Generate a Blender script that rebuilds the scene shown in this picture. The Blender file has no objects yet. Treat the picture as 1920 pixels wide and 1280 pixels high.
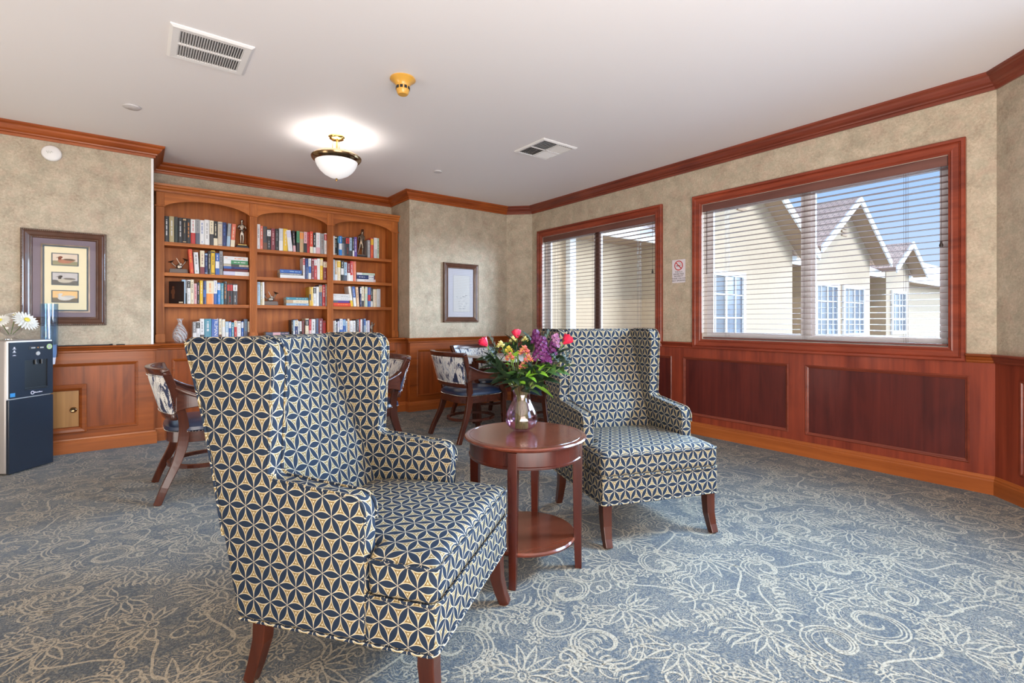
import bpy, bmesh, math, random
from mathutils import Vector, Matrix
random.seed(7)
PI = math.pi
SC = bpy.context.scene
COL = SC.collection

# ------------------------------------------------------------------ camera
H_CAM = 1.137
cam_d = bpy.data.cameras.new('camera')
cam = bpy.data.objects.new('camera', cam_d); COL.objects.link(cam)
cam_d.sensor_width = 36.0
cam_d.lens = 36.0 * 925.0 / 1920.0
cam_d.shift_y = -40.0 / 1920.0
cam_d.clip_start = 0.02; cam_d.clip_end = 400
cam.location = (0, 0, H_CAM)
cam.rotation_euler = (PI / 2, 0, -math.radians(37.2))
SC.camera = cam

# ------------------------------------------------------------------ colour management
SC.view_settings.view_transform = 'Standard'
SC.view_settings.look = 'None'
SC.view_settings.gamma = 1.0
SC.view_settings.use_curve_mapping = False
SC.view_settings.exposure = 0.0
SC.cycles.transparent_max_bounces = 32

# ------------------------------------------------------------------ sky
world = bpy.data.worlds.new('sky'); SC.world = world
world.use_nodes = True
wn = world.node_tree; wn.nodes.clear()
w_out = wn.nodes.new('ShaderNodeOutputWorld'); w_bg = wn.nodes.new('ShaderNodeBackground')
w_tc = wn.nodes.new('ShaderNodeTexCoord'); w_sep = wn.nodes.new('ShaderNodeSeparateXYZ')
w_ramp = wn.nodes.new('ShaderNodeValToRGB')
w_ramp.color_ramp.elements[0].position = 0.0; w_ramp.color_ramp.elements[0].color = (0.74, 0.86, 1.0, 1)
w_ramp.color_ramp.elements[1].position = 0.75; w_ramp.color_ramp.elements[1].color = (0.12, 0.30, 0.85, 1)
e = w_ramp.color_ramp.elements.new(0.22); e.color = (0.42, 0.64, 1.0, 1)
wn.links.new(w_tc.outputs['Generated'], w_sep.inputs[0])
wn.links.new(w_sep.outputs['Z'], w_ramp.inputs[0])
wn.links.new(w_ramp.outputs[0], w_bg.inputs[0])
w_bg.inputs[1].default_value = 1.05
wn.links.new(w_bg.outputs[0], w_out.inputs[0])

# ------------------------------------------------------------------ lights
def light(name, kind, loc, energy, color, target=None, **kw):
    d = bpy.data.lights.new(name, kind); d.energy = energy; d.color = color
    for k, v in kw.items(): setattr(d, k, v)
    o = bpy.data.objects.new(name, d); COL.objects.link(o); o.location = loc
    if target is not None:
        o.rotation_euler = (Vector(target) - Vector(loc)).to_track_quat('-Z', 'Y').to_euler()
    return o
# sun over the roofs outside (comes from behind this building, so it does not enter the room)
light('sun', 'SUN', (0, 0, 12), 1.6, (1.0, 0.93, 0.82), (5.5, 8.0, 0), angle=math.radians(1.0))
# soft light of the open sky falling through the two windows of the window wall
light('sky_through_windows', 'SUN', (12, 0, 6), 30.0, (0.50, 0.73, 1.0), (0, -0.8, 1.5), angle=math.radians(36))
light('sky_through_windows_slanting', 'SUN', (12, -8, 6), 7.0, (0.72, 0.86, 1.0), (4.6, -1.5, 4.6), angle=math.radians(24))
# lamps out of view: daylight from the side, and fills added to lift the room
light('seat_fill_corner', 'AREA', (3.86, .04, 2.0), 130, (0.42, 0.69, 1.0), (1.7, 1.3, 0.1), shape='RECTANGLE', size=0.9, size_y=1.0, spread=math.radians(95))  # added for blue light on the seats; the corner wall has no window
light('daylight_side_window', 'AREA', (3.2, -1.25, 1.75), 70, (0.45, 0.70, 1.0), (0.9, 2.0, 0.5), shape='RECTANGLE', size=1.9, size_y=1.4)
light('fill_rear', 'AREA', (-0.6, -2.3, 1.7), 145, (1.0, 0.90, 0.79), (0.9, 4.5, 2.5), shape='RECTANGLE', size=3.4, size_y=1.8)  # added warm fill from behind the camera, no window opens there
light('ceiling_fill_rear', 'AREA', (0.4, -0.8, 0.4), 200, (1.0, 0.92, 0.88), (1.2, 1.0, 2.74), shape='RECTANGLE', size=3.0, size_y=2.0)  # added up-light that brightens the ceiling
light('ceiling_fill_far_left', 'AREA', (-2.0, 3.4, 0.5), 50, (1.0, 0.94, 0.88), (-0.8, 4.0, 2.74), shape='RECTANGLE', size=1.0, size_y=3.0)  # added up-light for the ceiling over the plain wall

# ------------------------------------------------------------------ mesh helpers
class MB:
    def __init__(s): s.v = []; s.f = []; s.m = []; s.sm = []
    def add(s, vs, fs, mi=0, smooth=False, M=None):
        b = len(s.v)
        for p in vs:
            p = Vector(p)
            s.v.append(tuple(M @ p) if M is not None else tuple(p))
        for f in fs:
            s.f.append(tuple(i + b for i in f)); s.m.append(mi); s.sm.append(smooth)
        return s
    def box(s, x0, x1, y0, y1, z0, z1, mi=0, M=None):
        vs = [(x, y, z) for z in (z0, z1) for y in (y0, y1) for x in (x0, x1)]
        return s.add(vs, [(0, 2, 3, 1), (4, 5, 7, 6), (0, 1, 5, 4), (2, 6, 7, 3), (0, 4, 6, 2), (1, 3, 7, 5)], mi, False, M)
    def prism(s, pts, a0, a1, axis='x', mi=0, M=None):
        n = len(pts)
        def P(p, a):
            return (a, p[0], p[1]) if axis == 'x' else ((p[0], a, p[1]) if axis == 'y' else (p[0], p[1], a))
        area = sum(pts[i][0] * pts[(i + 1) % n][1] - pts[(i + 1) % n][0] * pts[i][1] for i in range(n))
        if area < 0: pts = pts[::-1]
        vs = [P(p, a0) for p in pts] + [P(p, a1) for p in pts]
        if axis == 'y':
            fs = [tuple(range(n)), tuple(range(2 * n - 1, n - 1, -1))] + [(i, i + n, (i + 1) % n + n, (i + 1) % n) for i in range(n)]
        else:
            fs = [tuple(range(n - 1, -1, -1)), tuple(range(n, 2 * n))] + [(i, (i + 1) % n, (i + 1) % n + n, i + n) for i in range(n)]
        return s.add(vs, fs, mi, False, M)
    def lathe(s, prof, seg=32, c=(0, 0, 0), mi=0, smooth=True, M=None):
        vs = []; fs = []; n = len(prof)
        for k in range(seg):
            a = 2 * PI * k / seg
            for r, z in prof: vs.append((c[0] + r * math.cos(a), c[1] + r * math.sin(a), c[2] + z))
        for k in range(seg):
            k2 = (k + 1) % seg
            for i in range(n - 1):
                fs.append((k * n + i, k2 * n + i, k2 * n + i + 1, k * n + i + 1))
        return s.add(vs, fs, mi, smooth, M)
    def sweep(s, path, sec, mi=0, smooth=True, closed=False, up=None, scales=None, cap=True, M=None):
        """sec: list of (a,b) section points; path: list of points. a along side vector, b along 'up'."""
        P = [Vector(p) for p in path]; n = len(P); m = len(sec); vs = []
        prev = None
        for i in range(n):
            if closed: t = P[(i + 1) % n] - P[i - 1]
            else: t = P[min(i + 1, n - 1)] - P[max(i - 1, 0)]
            t.normalize()
            if up is not None:
                u = Vector(up); side = t.cross(u)
                if side.length < 1e-4: side = t.cross(Vector((1, 0, 0)))
                side.normalize(); u = side.cross(t).normalized()
            else:
                if prev is None:
                    side = t.cross(Vector((0, 0, 1)))
                    if side.length < 1e-3: side = t.cross(Vector((1, 0, 0)))
                else: side = prev - t * prev.dot(t)
                side.normalize(); prev = side; u = side.cross(t)
            k = scales[i] if scales else (1, 1)
            if not isinstance(k, tuple): k = (k, k)
            for a, b in sec: vs.append(P[i] + side * a * k[0] + u * b * k[1])
        fs = []
        for i in range(n if closed else n - 1):
            j = (i + 1) % n
            for q in range(m):
                r = (q + 1) % m
                fs.append((i * m + q, j * m + q, j * m + r, i * m + r))
        if cap and not closed:
            fs.append(tuple(range(m))); fs.append(tuple(range((n - 1) * m + m - 1, (n - 1) * m - 1, -1)))
        return s.add(vs, fs, mi, smooth, M)
    def tube(s, path, r, seg=8, **kw):
        sec = [(math.cos(2 * PI * k / seg), math.sin(2 * PI * k / seg)) for k in range(seg)]
        if isinstance(r, (int, float)): sec = [(a * r, b * r) for a, b in sec]; return s.sweep(path, sec, **kw)
        return s.sweep(path, sec, scales=list(r), **kw)
    def bar(s, path, w, h, **kw):
        kw.setdefault('smooth', False)
        return s.sweep(path, [(-w / 2, -h / 2), (w / 2, -h / 2), (w / 2, h / 2), (-w / 2, h / 2)], **kw)
    def sphere(s, c, r, seg=12, rings=8, mi=0, sc=(1, 1, 1), M=None):
        prof = [(r * math.sin(PI * i / rings), -r * math.cos(PI * i / rings)) for i in range(rings + 1)]
        b = MB(); b.lathe(prof, seg); vs = [(c[0] + v[0] * sc[0], c[1] + v[1] * sc[1], c[2] + v[2] * sc[2]) for v in b.v]
        return s.add(vs, b.f, mi, True, M)
    def rectframe(s, x0, x1, z0, z1, prof, mi=0, M=None):
        """mitred frame in the xz plane; prof: closed list of (inset, y)"""
        n = len(prof); vs = []
        for (cx, cz, sx, sz) in ((x0, z0, 1, 1), (x1, z0, -1, 1), (x1, z1, -1, -1), (x0, z1, 1, -1)):
            for (i, y) in prof: vs.append((cx + sx * i, y, cz + sz * i))
        fs = []
        for k in range(4):
            k2 = (k + 1) % 4
            for i in range(n):
                j = (i + 1) % n
                fs.append((k * n + i, k2 * n + i, k2 * n + j, k * n + j))
        return s.add(vs, fs, mi, False, M)
    def build(s, name, mats, parent=None, loc=None, rotz=0, bevel=0, bseg=2, angle=35, uv=False, sub=0, M=None, fix=True):
        me = bpy.data.meshes.new(name)
        me.from_pydata([tuple(v) for v in s.v], [], s.f)
        if not isinstance(mats, (list, tuple)): mats = [mats]
        for m in mats: me.materials.append(m)
        me.polygons.foreach_set('material_index', s.m)
        me.polygons.foreach_set('use_smooth', s.sm)
        if fix:
            bm = bmesh.new(); bm.from_mesh(me)
            bmesh.ops.remove_doubles(bm, verts=bm.verts, dist=1e-6)
            bmesh.ops.recalc_face_normals(bm, faces=bm.faces); bm.to_mesh(me); bm.free()
        me.update()
        if any(s.sm): me.set_sharp_from_angle(angle=math.radians(42))
        if uv:
            L = me.uv_layers.new(name='UVMap')
            for p in me.polygons:
                n = p.normal; ax = max(range(3), key=lambda i: abs(n[i]))
                for li in p.loop_indices:
                    c = me.vertices[me.loops[li].vertex_index].co
                    L.data[li].uv = (c.y, c.z) if ax == 0 else ((c.x, c.z) if ax == 1 else (c.x, c.y))
        o = bpy.data.objects.new(name, me); COL.objects.link(o)
        if parent is not None: o.parent = parent
        if loc is not None: o.location = loc
        if rotz: o.rotation_euler = (0, 0, rotz)
        if M is not None: o.matrix_local = M
        if bevel:
            b = o.modifiers.new('edge', 'BEVEL'); b.width = bevel; b.segments = bseg; b.limit_method = 'ANGLE'; b.angle_limit = math.radians(angle)
            b.harden_normals = False
            for p in me.polygons: p.use_smooth = True if bseg > 2 else p.use_smooth
        if sub:
            q = o.modifiers.new('sub', 'SUBSURF'); q.levels = sub; q.render_levels = sub
        return o

def tag(o, label, cat, group=None, kind=None):
    o['label'] = label; o['category'] = cat
    if group: o['group'] = group
    if kind: o['kind'] = kind
    return o
def struct(o, label=None):
    o['kind'] = 'structure'
    if label: o['label'] = label
    return o
def thing(name, loc, rz, label, cat, group=None):
    o = bpy.data.objects.new(name, None); COL.objects.link(o); o.location = loc; o.rotation_euler = (0, 0, rz)
    o.empty_display_size = 0.1
    return tag(o, label, cat, group)
def copy_tree(o, parent=None):
    kids = [c for c in COL.objects if c.parent == o]
    c = o.copy(); COL.objects.link(c); c.parent = parent
    for k in kids: copy_tree(k, c)
    return c
def arc(cx, cy, r, a0, a1, n, ry=None):
    ry = r if ry is None else ry
    return [(cx + r * math.cos(math.radians(a0 + (a1 - a0) * i / n)), cy + ry * math.sin(math.radians(a0 + (a1 - a0) * i / n))) for i in range(n + 1)]
def bez(p0, p1, p2, p3, n=10):
    P = [Vector(p) for p in (p0, p1, p2, p3)]; r = []
    for i in range(n + 1):
        t = i / n; u = 1 - t
        r.append(P[0] * u ** 3 + P[1] * 3 * u * u * t + P[2] * 3 * u * t * t + P[3] * t ** 3)
    return r
def smooth_path(pts, n=6):
    """Catmull-Rom through pts"""
    P = [Vector(p) for p in pts]; r = []
    for i in range(len(P) - 1):
        a = P[max(i - 1, 0)]; b = P[i]; c = P[i + 1]; d = P[min(i + 2, len(P) - 1)]
        for k in range(n):
            t = k / n
            r.append(0.5 * ((2 * b) + (c - a) * t + (2 * a - 5 * b + 4 * c - d) * t * t + (-a + 3 * b - 3 * c + d) * t ** 3))
    r.append(P[-1]); return r

# ------------------------------------------------------------------ materials
def srgb(r, g, b):
    f = lambda c: (c / 255 / 12.92) if c / 255 <= 0.04045 else ((c / 255 + 0.055) / 1.055) ** 2.4
    return (f(r), f(g), f(b), 1.0)
class NM:
    def __init__(s, name):
        s.mat = bpy.data.materials.new(name); s.mat.use_nodes = True; s.t = s.mat.node_tree; s.t.nodes.clear()
        s.out = s.t.nodes.new('ShaderNodeOutputMaterial'); s.b = s.t.nodes.new('ShaderNodeBsdfPrincipled')
        s.link(s.b.outputs[0], s.out.inputs[0])
    def link(s, a, b): s.t.links.new(a, b)
    def n(s, t, **kw):
        q = s.t.nodes.new(t)
        for k, v in kw.items(): setattr(q, k, v)
        return q
    def set(s, inp, v):
        if hasattr(v, 'is_linked') or hasattr(v, 'links'): s.link(v, inp)
        else: inp.default_value = v
    def math(s, op, a, b=None, c=None, clamp=False):
        q = s.n('ShaderNodeMath', operation=op); q.use_clamp = clamp
        s.set(q.inputs[0], a)
        if b is not None: s.set(q.inputs[1], b)
        if c is not None: s.set(q.inputs[2], c)
        return q.outputs[0]
    def coord(s, which='Object', scale=(1, 1, 1), loc=(0, 0, 0), rot=(0, 0, 0)):
        tc = s.n('ShaderNodeTexCoord'); mp = s.n('ShaderNodeMapping')
        mp.inputs['Scale'].default_value = scale; mp.inputs['Location'].default_value = loc; mp.inputs['Rotation'].default_value = rot
        s.link(tc.outputs[which], mp.inputs['Vector']); return mp.outputs[0]
    def noise(s, vec, scale, detail=3, rough=0.5, dist=0.0):
        q = s.n('ShaderNodeTexNoise'); s.link(vec, q.inputs['Vector']); q.inputs['Scale'].default_value = scale
        q.inputs['Detail'].default_value = detail; q.inputs['Roughness'].default_value = rough; q.inputs['Distortion'].default_value = dist
        return q.outputs['Fac']
    def ramp(s, fac, stops, mode='LINEAR'):
        q = s.n('ShaderNodeValToRGB'); q.color_ramp.interpolation = mode; el = q.color_ramp.elements
        while len(el) < len(stops): el.new(0.5)
        for i, (p, c) in enumerate(stops): el[i].position = p; el[i].color = c
        s.link(fac, q.inputs[0]); return q.outputs[0]
    def mix(s, fac, a, b, mode='MIX'):
        q = s.n('ShaderNodeMix', data_type='RGBA', blend_type=mode)
        s.set(q.inputs[0], fac); s.set(q.inputs[6], a); s.set(q.inputs[7], b); return q.outputs[2]
    def color(s, v): s.set(s.b.inputs['Base Color'], v)
    def p(s, **kw):
        for k, v in kw.items(): s.set(s.b.inputs[k.replace('_', ' ')], v)
        return s
    def bump(s, h, strength=0.3, dist=0.01):
        q = s.n('ShaderNodeBump'); q.inputs['Strength'].default_value = strength; q.inputs['Distance'].default_value = dist
        s.link(h, q.inputs['Height']); s.link(q.outputs[0], s.b.inputs['Normal'])
def plain(name, c, rough=0.5, metal=0.0, coat=0.0, emit=None, es=0.0, noise=0.0, spec=0.5):
    m = NM(name)
    if noise:
        f = m.noise(m.coord(), 14, 3)
        d = tuple(x * (1 - noise) for x in c[:3]) + (1,); m.color(m.ramp(f, [(0.3, d), (0.7, c)]))
    else: m.color(c)
    m.p(Roughness=rough, Metallic=metal, Coat_Weight=coat, Specular_IOR_Level=spec)
    if emit: m.p(Emission_Color=emit, Emission_Strength=es)
    return m.mat
def wood(name, dark, light, axis='z', rough=0.36, coat=0.15, fig=1.0, sc=1.0):
    m = NM(name); s = {'x': (1.0, 22, 22), 'y': (22, 1.0, 22), 'z': (22, 22, 1.0)}[axis]
    v = m.coord('Object', tuple(q * sc for q in s))
    a = m.noise(v, 0.9, 5, 0.62, 0.5)
    s2 = {'x': (1.2, 4, 4), 'y': (4, 1.2, 4), 'z': (4, 4, 1.2)}[axis]
    v2 = m.coord('Object', tuple(q * sc for q in s2)); b = m.noise(v2, 1.1, 3, 0.5, 1.2)
    f = m.math('ADD', m.math('MULTIPLY', a, 0.62), m.math('MULTIPLY', b, 0.38 * fig))
    mid = tuple((x + y) / 2 for x, y in zip(dark, light))
    m.color(m.ramp(f, [(0.30, dark), (0.48, mid), (0.66, light)]))
    m.p(Roughness=rough, Coat_Weight=coat, Coat_Roughness=0.18, Specular_IOR_Level=0.3)
    m.bump(a, 0.06, 0.002)
    return m.mat

CH_D, CH_L = srgb(94, 40, 11), srgb(164, 84, 30)
BK_D, BK_L = srgb(126, 62, 22), srgb(200, 118, 54)
M = {}
for ax in 'xyz':
    M['cherry_' + ax] = wood('cherry_wood_' + ax, CH_D, CH_L, ax)
    M['case_' + ax] = wood('bookcase_wood_' + ax, BK_D, BK_L, ax, rough=0.45, coat=0.05)
    M['mahog_' + ax] = wood('mahogany_' + ax, srgb(98, 38, 26), srgb(152, 68, 44), ax, rough=0.33, coat=0.2)  # same cherry wood, darkened and reddened for the backlit window wall
    M['dark_' + ax] = wood('dark_walnut_' + ax, srgb(42, 17, 10), srgb(88, 42, 26), ax, rough=0.26, coat=0.5)
M['mahog_panel'] = wood('mahogany_panel', srgb(62, 22, 20), srgb(100, 40, 32), 'z', rough=0.36, coat=0.2)  # cherry panel with the window wall's shade put into its colour
M['cherry_panel'] = wood('cherry_panel', srgb(80, 32, 10), srgb(152, 74, 28), 'z', rough=0.38, coat=0.1, fig=1.3)
M['base_wood'] = wood('baseboard_wood', srgb(132, 66, 26), srgb(176, 98, 46), 'x', rough=0.36, coat=0.25)
M['crown_wood'] = wood('crown_wood', srgb(122, 54, 18), srgb(176, 90, 36), 'x', rough=0.38, coat=0.15)
M['crown_shade'] = wood('crown_wood_shaded', srgb(92, 40, 30), srgb(138, 66, 46), 'x', rough=0.36, coat=0.3)  # same crown wood, the backlit wall's shade put into the colour
M['tabletop'] = wood('side_table_wood', srgb(70, 28, 18), srgb(118, 58, 38), 'x', rough=0.2, coat=0.6)
M['table_leg'] = wood('side_table_leg_wood', srgb(44, 15, 10), srgb(78, 32, 21), 'z', rough=0.24, coat=0.5)
M['chair_leg'] = wood('armchair_leg_wood', srgb(42, 17, 10), srgb(78, 36, 22), 'z', rough=0.3, coat=0.4)
M['blind'] = wood('blind_slat_wood', srgb(84, 50, 44), srgb(118, 76, 66), 'x', rough=0.35, coat=0.3)

def wallpaper():
    m = NM('wallpaper'); v = m.coord('Object')
    a = m.noise(v, 6.5, 4, 0.6, 0.3); b = m.noise(v, 60, 5, 0.75, 0.4); c = m.noise(m.coord('Object', loc=(9, 4, 2)), 15, 4, 0.7, 0.5)
    base = m.ramp(m.math('ADD', m.math('MULTIPLY', a, .45), m.math('MULTIPLY', b, .55)),
                  [(0.30, srgb(136, 122, 104)), (0.46, srgb(176, 161, 140)), (0.58, srgb(198, 184, 162)), (0.74, srgb(216, 206, 188))])
    base = m.mix(m.math('MULTIPLY', m.ramp(c, [(0.42, (0, 0, 0, 1)), (0.62, (1, 1, 1, 1))]), 0.45), base, srgb(160, 156, 136))
    d = m.noise(m.coord('Object', loc=(3, 7, 5)), 8, 3, 0.6, 0.8)
    base = m.mix(m.math('MULTIPLY', m.ramp(d, [(0.5, (0, 0, 0, 1)), (0.7, (1, 1, 1, 1))]), 0.35), base, srgb(186, 156, 138))
    m.color(base); m.p(Roughness=0.62, Specular_IOR_Level=0.35)
    return m.mat
M['paper'] = wallpaper()
M['ceiling'] = plain('ceiling_paint', srgb(236, 232, 231), 0.6)
M['white'] = plain('white_paint', srgb(232, 230, 228), 0.45)
M['jamb'] = plain('jamb_paint', srgb(232, 222, 210), 0.5)
M['vinyl'] = plain('window_vinyl', srgb(226, 226, 230), 0.35)
M['vinyl_shade'] = plain('window_vinyl_shaded', srgb(96, 66, 56), 0.4)  # white vinyl of the second window's mullion, shade put into its colour
M['slate_metal'] = plain('cord_tip_metal', srgb(50, 36, 32), 0.4)

def glass(name, c=(1, 1, 1, 1), rough=0.0, mixf=0.10):
    m = NM(name); m.t.nodes.remove(m.b)
    tr = m.n('ShaderNodeBsdfTransparent'); tr.inputs[0].default_value = c
    gl = m.n('ShaderNodeBsdfGlossy'); gl.inputs['Roughness'].default_value = rough
    lw = m.n('ShaderNodeLayerWeight'); lw.inputs[0].default_value = 0.5
    f = m.math('ADD', m.math('MULTIPLY', m.math('POWER', lw.outputs['Facing'], 3.5), 0.7), mixf * 0.4, clamp=True)
    mx = m.n('ShaderNodeMixShader'); m.link(f, mx.inputs[0]); m.link(tr.outputs[0], mx.inputs[1]); m.link(gl.outputs[0], mx.inputs[2])
    m.link(mx.outputs[0], m.out.inputs[0]); return m.mat
M['pane'] = glass('window_glass', (0.96, 0.98, 1, 1), 0.0, 0.02)
M['picture_glass'] = glass('picture_glass', (1, 1, 1, 1), 0.02, 0.015)
M['vase_glass'] = glass('lilac_glass', srgb(246, 230, 240), 0.0, 0.2)
M['clear_glass'] = glass('clear_glass', (0.98, 0.985, 0.99, 1), 0.02, 0.25)
M['blue_plastic'] = glass('blue_plastic', srgb(222, 236, 249), 0.05, 0.25)

def fabric():
    """petals on a triangular lattice: navy lenses outlined in cream, tan curved triangles"""
    m = NM('petal_lattice_fabric'); tc = m.n('ShaderNodeTexCoord'); sp = m.n('ShaderNodeSeparateXYZ')
    m.link(tc.outputs['UV'], sp.inputs[0]); A = 0.0615
    x = m.math('DIVIDE', sp.outputs[0], A); y = m.math('DIVIDE', sp.outputs[1], A * 1.06); h = math.sqrt(3) / 2; L = None
    for k in range(3):
        c, s_ = math.cos(k * PI / 3), math.sin(k * PI / 3)
        X = m.math('ADD', m.math('MULTIPLY', x, c), m.math('MULTIPLY', y, s_))
        Y = m.math('ADD', m.math('MULTIPLY', x, -s_), m.math('MULTIPLY', y, c))
        j = m.math('ROUND', m.math('DIVIDE', Y, h)); yy = m.math('ABSOLUTE', m.math('SUBTRACT', Y, m.math('MULTIPLY', j, h)))
        xx = m.math('SUBTRACT', m.math('FLOORED_MODULO', m.math('SUBTRACT', X, m.math('MULTIPLY', j, 0.5)), 1.0), 0.5)
        d = m.math('SUBTRACT', yy, m.math('MULTIPLY', m.math('COSINE', m.math('MULTIPLY', xx, PI)), 0.162))
        L = d if L is None else m.math('MINIMUM', L, d)
    f = m.math('MULTIPLY', m.math('ADD', L, 0.162), 1 / 0.30)   # <0 inside a petal, up to .117 in a triangle
    P = lambda q: (q + 0.162) / 0.30
    navy, cream, tan, olive = srgb(27, 40, 58), srgb(190, 180, 156), srgb(152, 132, 90), srgb(94, 76, 42)
    col = m.ramp(f, [(0, navy), (P(-.010), navy), (P(-.004), cream), (P(.022), cream), (P(.027), tan), (P(.050), tan), (P(.055), olive), (P(.078), olive), (P(.083), tan), (P(.11), cream)])
    w = m.n('ShaderNodeTexWave', bands_direction='X'); uv = m.coord('UV'); m.link(uv, w.inputs['Vector']); w.inputs['Scale'].default_value = 190
    w.inputs['Distortion'].default_value = 0.6
    col = m.mix(m.math('MULTIPLY', w.outputs['Fac'], 0.16), col, (0, 0, 0, 1))
    m.color(col); m.p(Roughness=0.75, Specular_IOR_Level=0.22)
    m.bump(w.outputs['Fac'], 0.25, 0.001)
    return m.mat
M['fabric'] = fabric()
def ikat():
    m = NM('ikat_fabric'); v = m.coord('Object', (11, 11, 2.0)); a = m.noise(v, 1.0, 4, 0.65, 1.6)
    v2 = m.coord('Object', (60, 60, 8)); b = m.noise(v2, 1.0, 2, 0.5, 0.4)
    f = m.math('ADD', m.math('MULTIPLY', a, 0.8), m.math('MULTIPLY', b, 0.2))
    m.color(m.ramp(f, [(0.36, srgb(38, 46, 74)), (0.455, srgb(50, 62, 96)), (0.47, srgb(218, 216, 212)), (0.56, srgb(224, 222, 216)), (0.58, srgb(120, 138, 168)), (0.62, srgb(214, 212, 206))]))
    m.p(Roughness=0.6); return m.mat
M['ikat'] = ikat()
M['leather'] = plain('navy_leather', srgb(30, 48, 76), 0.30, coat=0.25, noise=0.2)
M['nail'] = plain('nickel_nails', srgb(200, 196, 190), 0.25, 1.0)
M['brass'] = plain('polished_brass', srgb(200, 168, 100), 0.18, 1.0)
M['old_brass'] = plain('antique_brass', srgb(150, 124, 92), 0.2, 1.0)
M['lampglass'] = plain('frosted_bowl_glass', srgb(228, 226, 226), 0.35, emit=(1, 0.98, 0.97, 1), es=0.42)

def carpet(name, c0, c1, fill):
    m = NM(name); v = m.coord('Object'); big = m.noise(v, 5.0, 2, 0.5, 1.6)
    # fine echo lines running round the scrolls
    q = m.math('ABSOLUTE', m.math('SUBTRACT', m.math('FRACT', m.math('MULTIPLY', big, 24.0)), 0.5))
    lines = m.ramp(q, [(0.10, (1, 1, 1, 1)), (0.20, (0, 0, 0, 1))])
    gate = m.ramp(m.noise(m.coord('Object', loc=(4, 2, 0)), 5.2, 2), [(0.38, (0, 0, 0, 1)), (0.50, (1, 1, 1, 1))])
    spk = m.noise(v, 150, 1, 0.6)
    sp2 = m.noise(v, 60, 3, 0.75)
    f = m.math('MULTIPLY', m.math('MULTIPLY', lines, gate), fill)
    base = m.mix(f, c0, c1)
    base = m.mix(m.math('MULTIPLY', m.ramp(spk, [(0.42, (1, 1, 1, 1)), (0.53, (0, 0, 0, 1))]), 0.62), base, tuple(x * 0.38 for x in c0[:3]) + (1,))
    base = m.mix(m.math('MULTIPLY', m.ramp(sp2, [(0.50, (0, 0, 0, 1)), (0.60, (1, 1, 1, 1))]), 0.42), base, c1)
    m.color(base); m.p(Roughness=0.95, Specular_IOR_Level=0.1, Sheen_Weight=0.15)
    m.bump(spk, 0.5, 0.004); return m.mat
M['carpet'] = carpet('carpet_ground', srgb(78, 86, 93), srgb(150, 141, 124), 0.9)
M['carpet_line'] = carpet('carpet_scroll_yarn', srgb(164, 154, 136), srgb(180, 170, 150), 0.2)
# ------------------------------------------------------------------ the room
ZC = 2.74
P = [(-2.6, 5.65), (.118, 5.65), (.118, 6.20), (2.69, 6.20), (2.69, 5.65), (4.19, 5.65), (4.45, 5.39), (4.45, .65), (3.55, -.25), (3.55, -2.6), (-2.6, -2.6)]
NP = len(P)
def dirs(i, pts=P):
    a = Vector(pts[i]); b = Vector(pts[(i + 1) % len(pts)]); d = (b - a).normalized(); return a, b, d, Vector((d.y, -d.x))
def wall_matrix(i, pts=P):
    a, b, d, n = dirs(i, pts)
    return Matrix.Translation((a.x, a.y, 0)) @ Matrix.Rotation(math.atan2(d.y, d.x), 4, 'Z')   # local x along, +y outward
def offset_corner(i, p, pts=P):
    a0, b0, d0, n0 = dirs((i - 1) % len(pts), pts); a1, b1, d1, n1 = dirs(i, pts)
    k = n0 + n1; k = k / (1 + n0.dot(n1)); c = Vector(pts[i]); return c + k * p
def local_s(i, pt, pts=P):
    a, b, d, n = dirs(i, pts); return (pt - a).dot(d)
def moulding(i, prof, name, mat, pts=P, s0=None, s1=None):
    """prof: closed list of (inward, z). Mitred at the room's corners unless s0/s1 are given."""
    a, b, d, n = dirs(i, pts); mb = MB(); vs = []
    for (p, z) in prof:
        x0 = local_s(i, offset_corner(i, p, pts), pts) if s0 is None else s0
        vs.append((x0, -p, z))
    for (p, z) in prof:
        x1 = local_s(i, offset_corner((i + 1) % len(pts), p, pts), pts) if s1 is None else s1
        vs.append((x1, -p, z))
    m = len(prof)
    fs = [(k, (k + 1) % m, (k + 1) % m + m, k + m) for k in range(m)] + [tuple(range(m)), tuple(range(2 * m - 1, m - 1, -1))]
    mb.add(vs, fs)
    o = mb.build(name, mat, M=wall_matrix(i, pts)); return struct(o)
CROWN = [(0, ZC), (.085, ZC), (.085, ZC - .014), (.076, ZC - .022), (.066, ZC - .026), (.060, ZC - .040), (.046, ZC - .058), (.030, ZC - .070), (.027, ZC - .080), (.016, ZC - .084), (.014, ZC - .104), (0, ZC - .104)]
RAIL = [(0, .914), (.048, .914), (.052, .908), (.050, .900), (.040, .894), (.034, .880), (.026, .872), (.026, .862), (.020, .856), (0, .856)]
BASE = [(0, 0), (.026, 0), (.026, .088), (.022, .094), (.022, .104), (.016, .110), (.014, .120), (.006, .126), (0, .126)]
def wall(name, i, holes=(), th=.14, mat=None, pts=P, z1=ZC, z0=0.0, ext0=0.0, ext1=0.0):
    a, b, d, n = dirs(i, pts); L = (b - a).length; mb = MB()
    xs = sorted({-ext0, L + ext1} | {h[0] for h in holes} | {h[1] for h in holes}); zs = sorted({z0, z1} | {h[2] for h in holes} | {h[3] for h in holes})
    for p, q in zip(xs, xs[1:]):
        for r, t in zip(zs, zs[1:]):
            cx, cz = (p + q) / 2, (r + t) / 2
            if any(h[0] < cx < h[1] and h[2] < cz < h[3] for h in holes): continue
            mb.box(p, q, 0, th, r, t)
    o = mb.build(name, mat or M['paper'], M=wall_matrix(i, pts)); return struct(o)
W1 = (2.636, 4.504, .948, 2.278)      # opening of the near window, along the window wall
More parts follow.
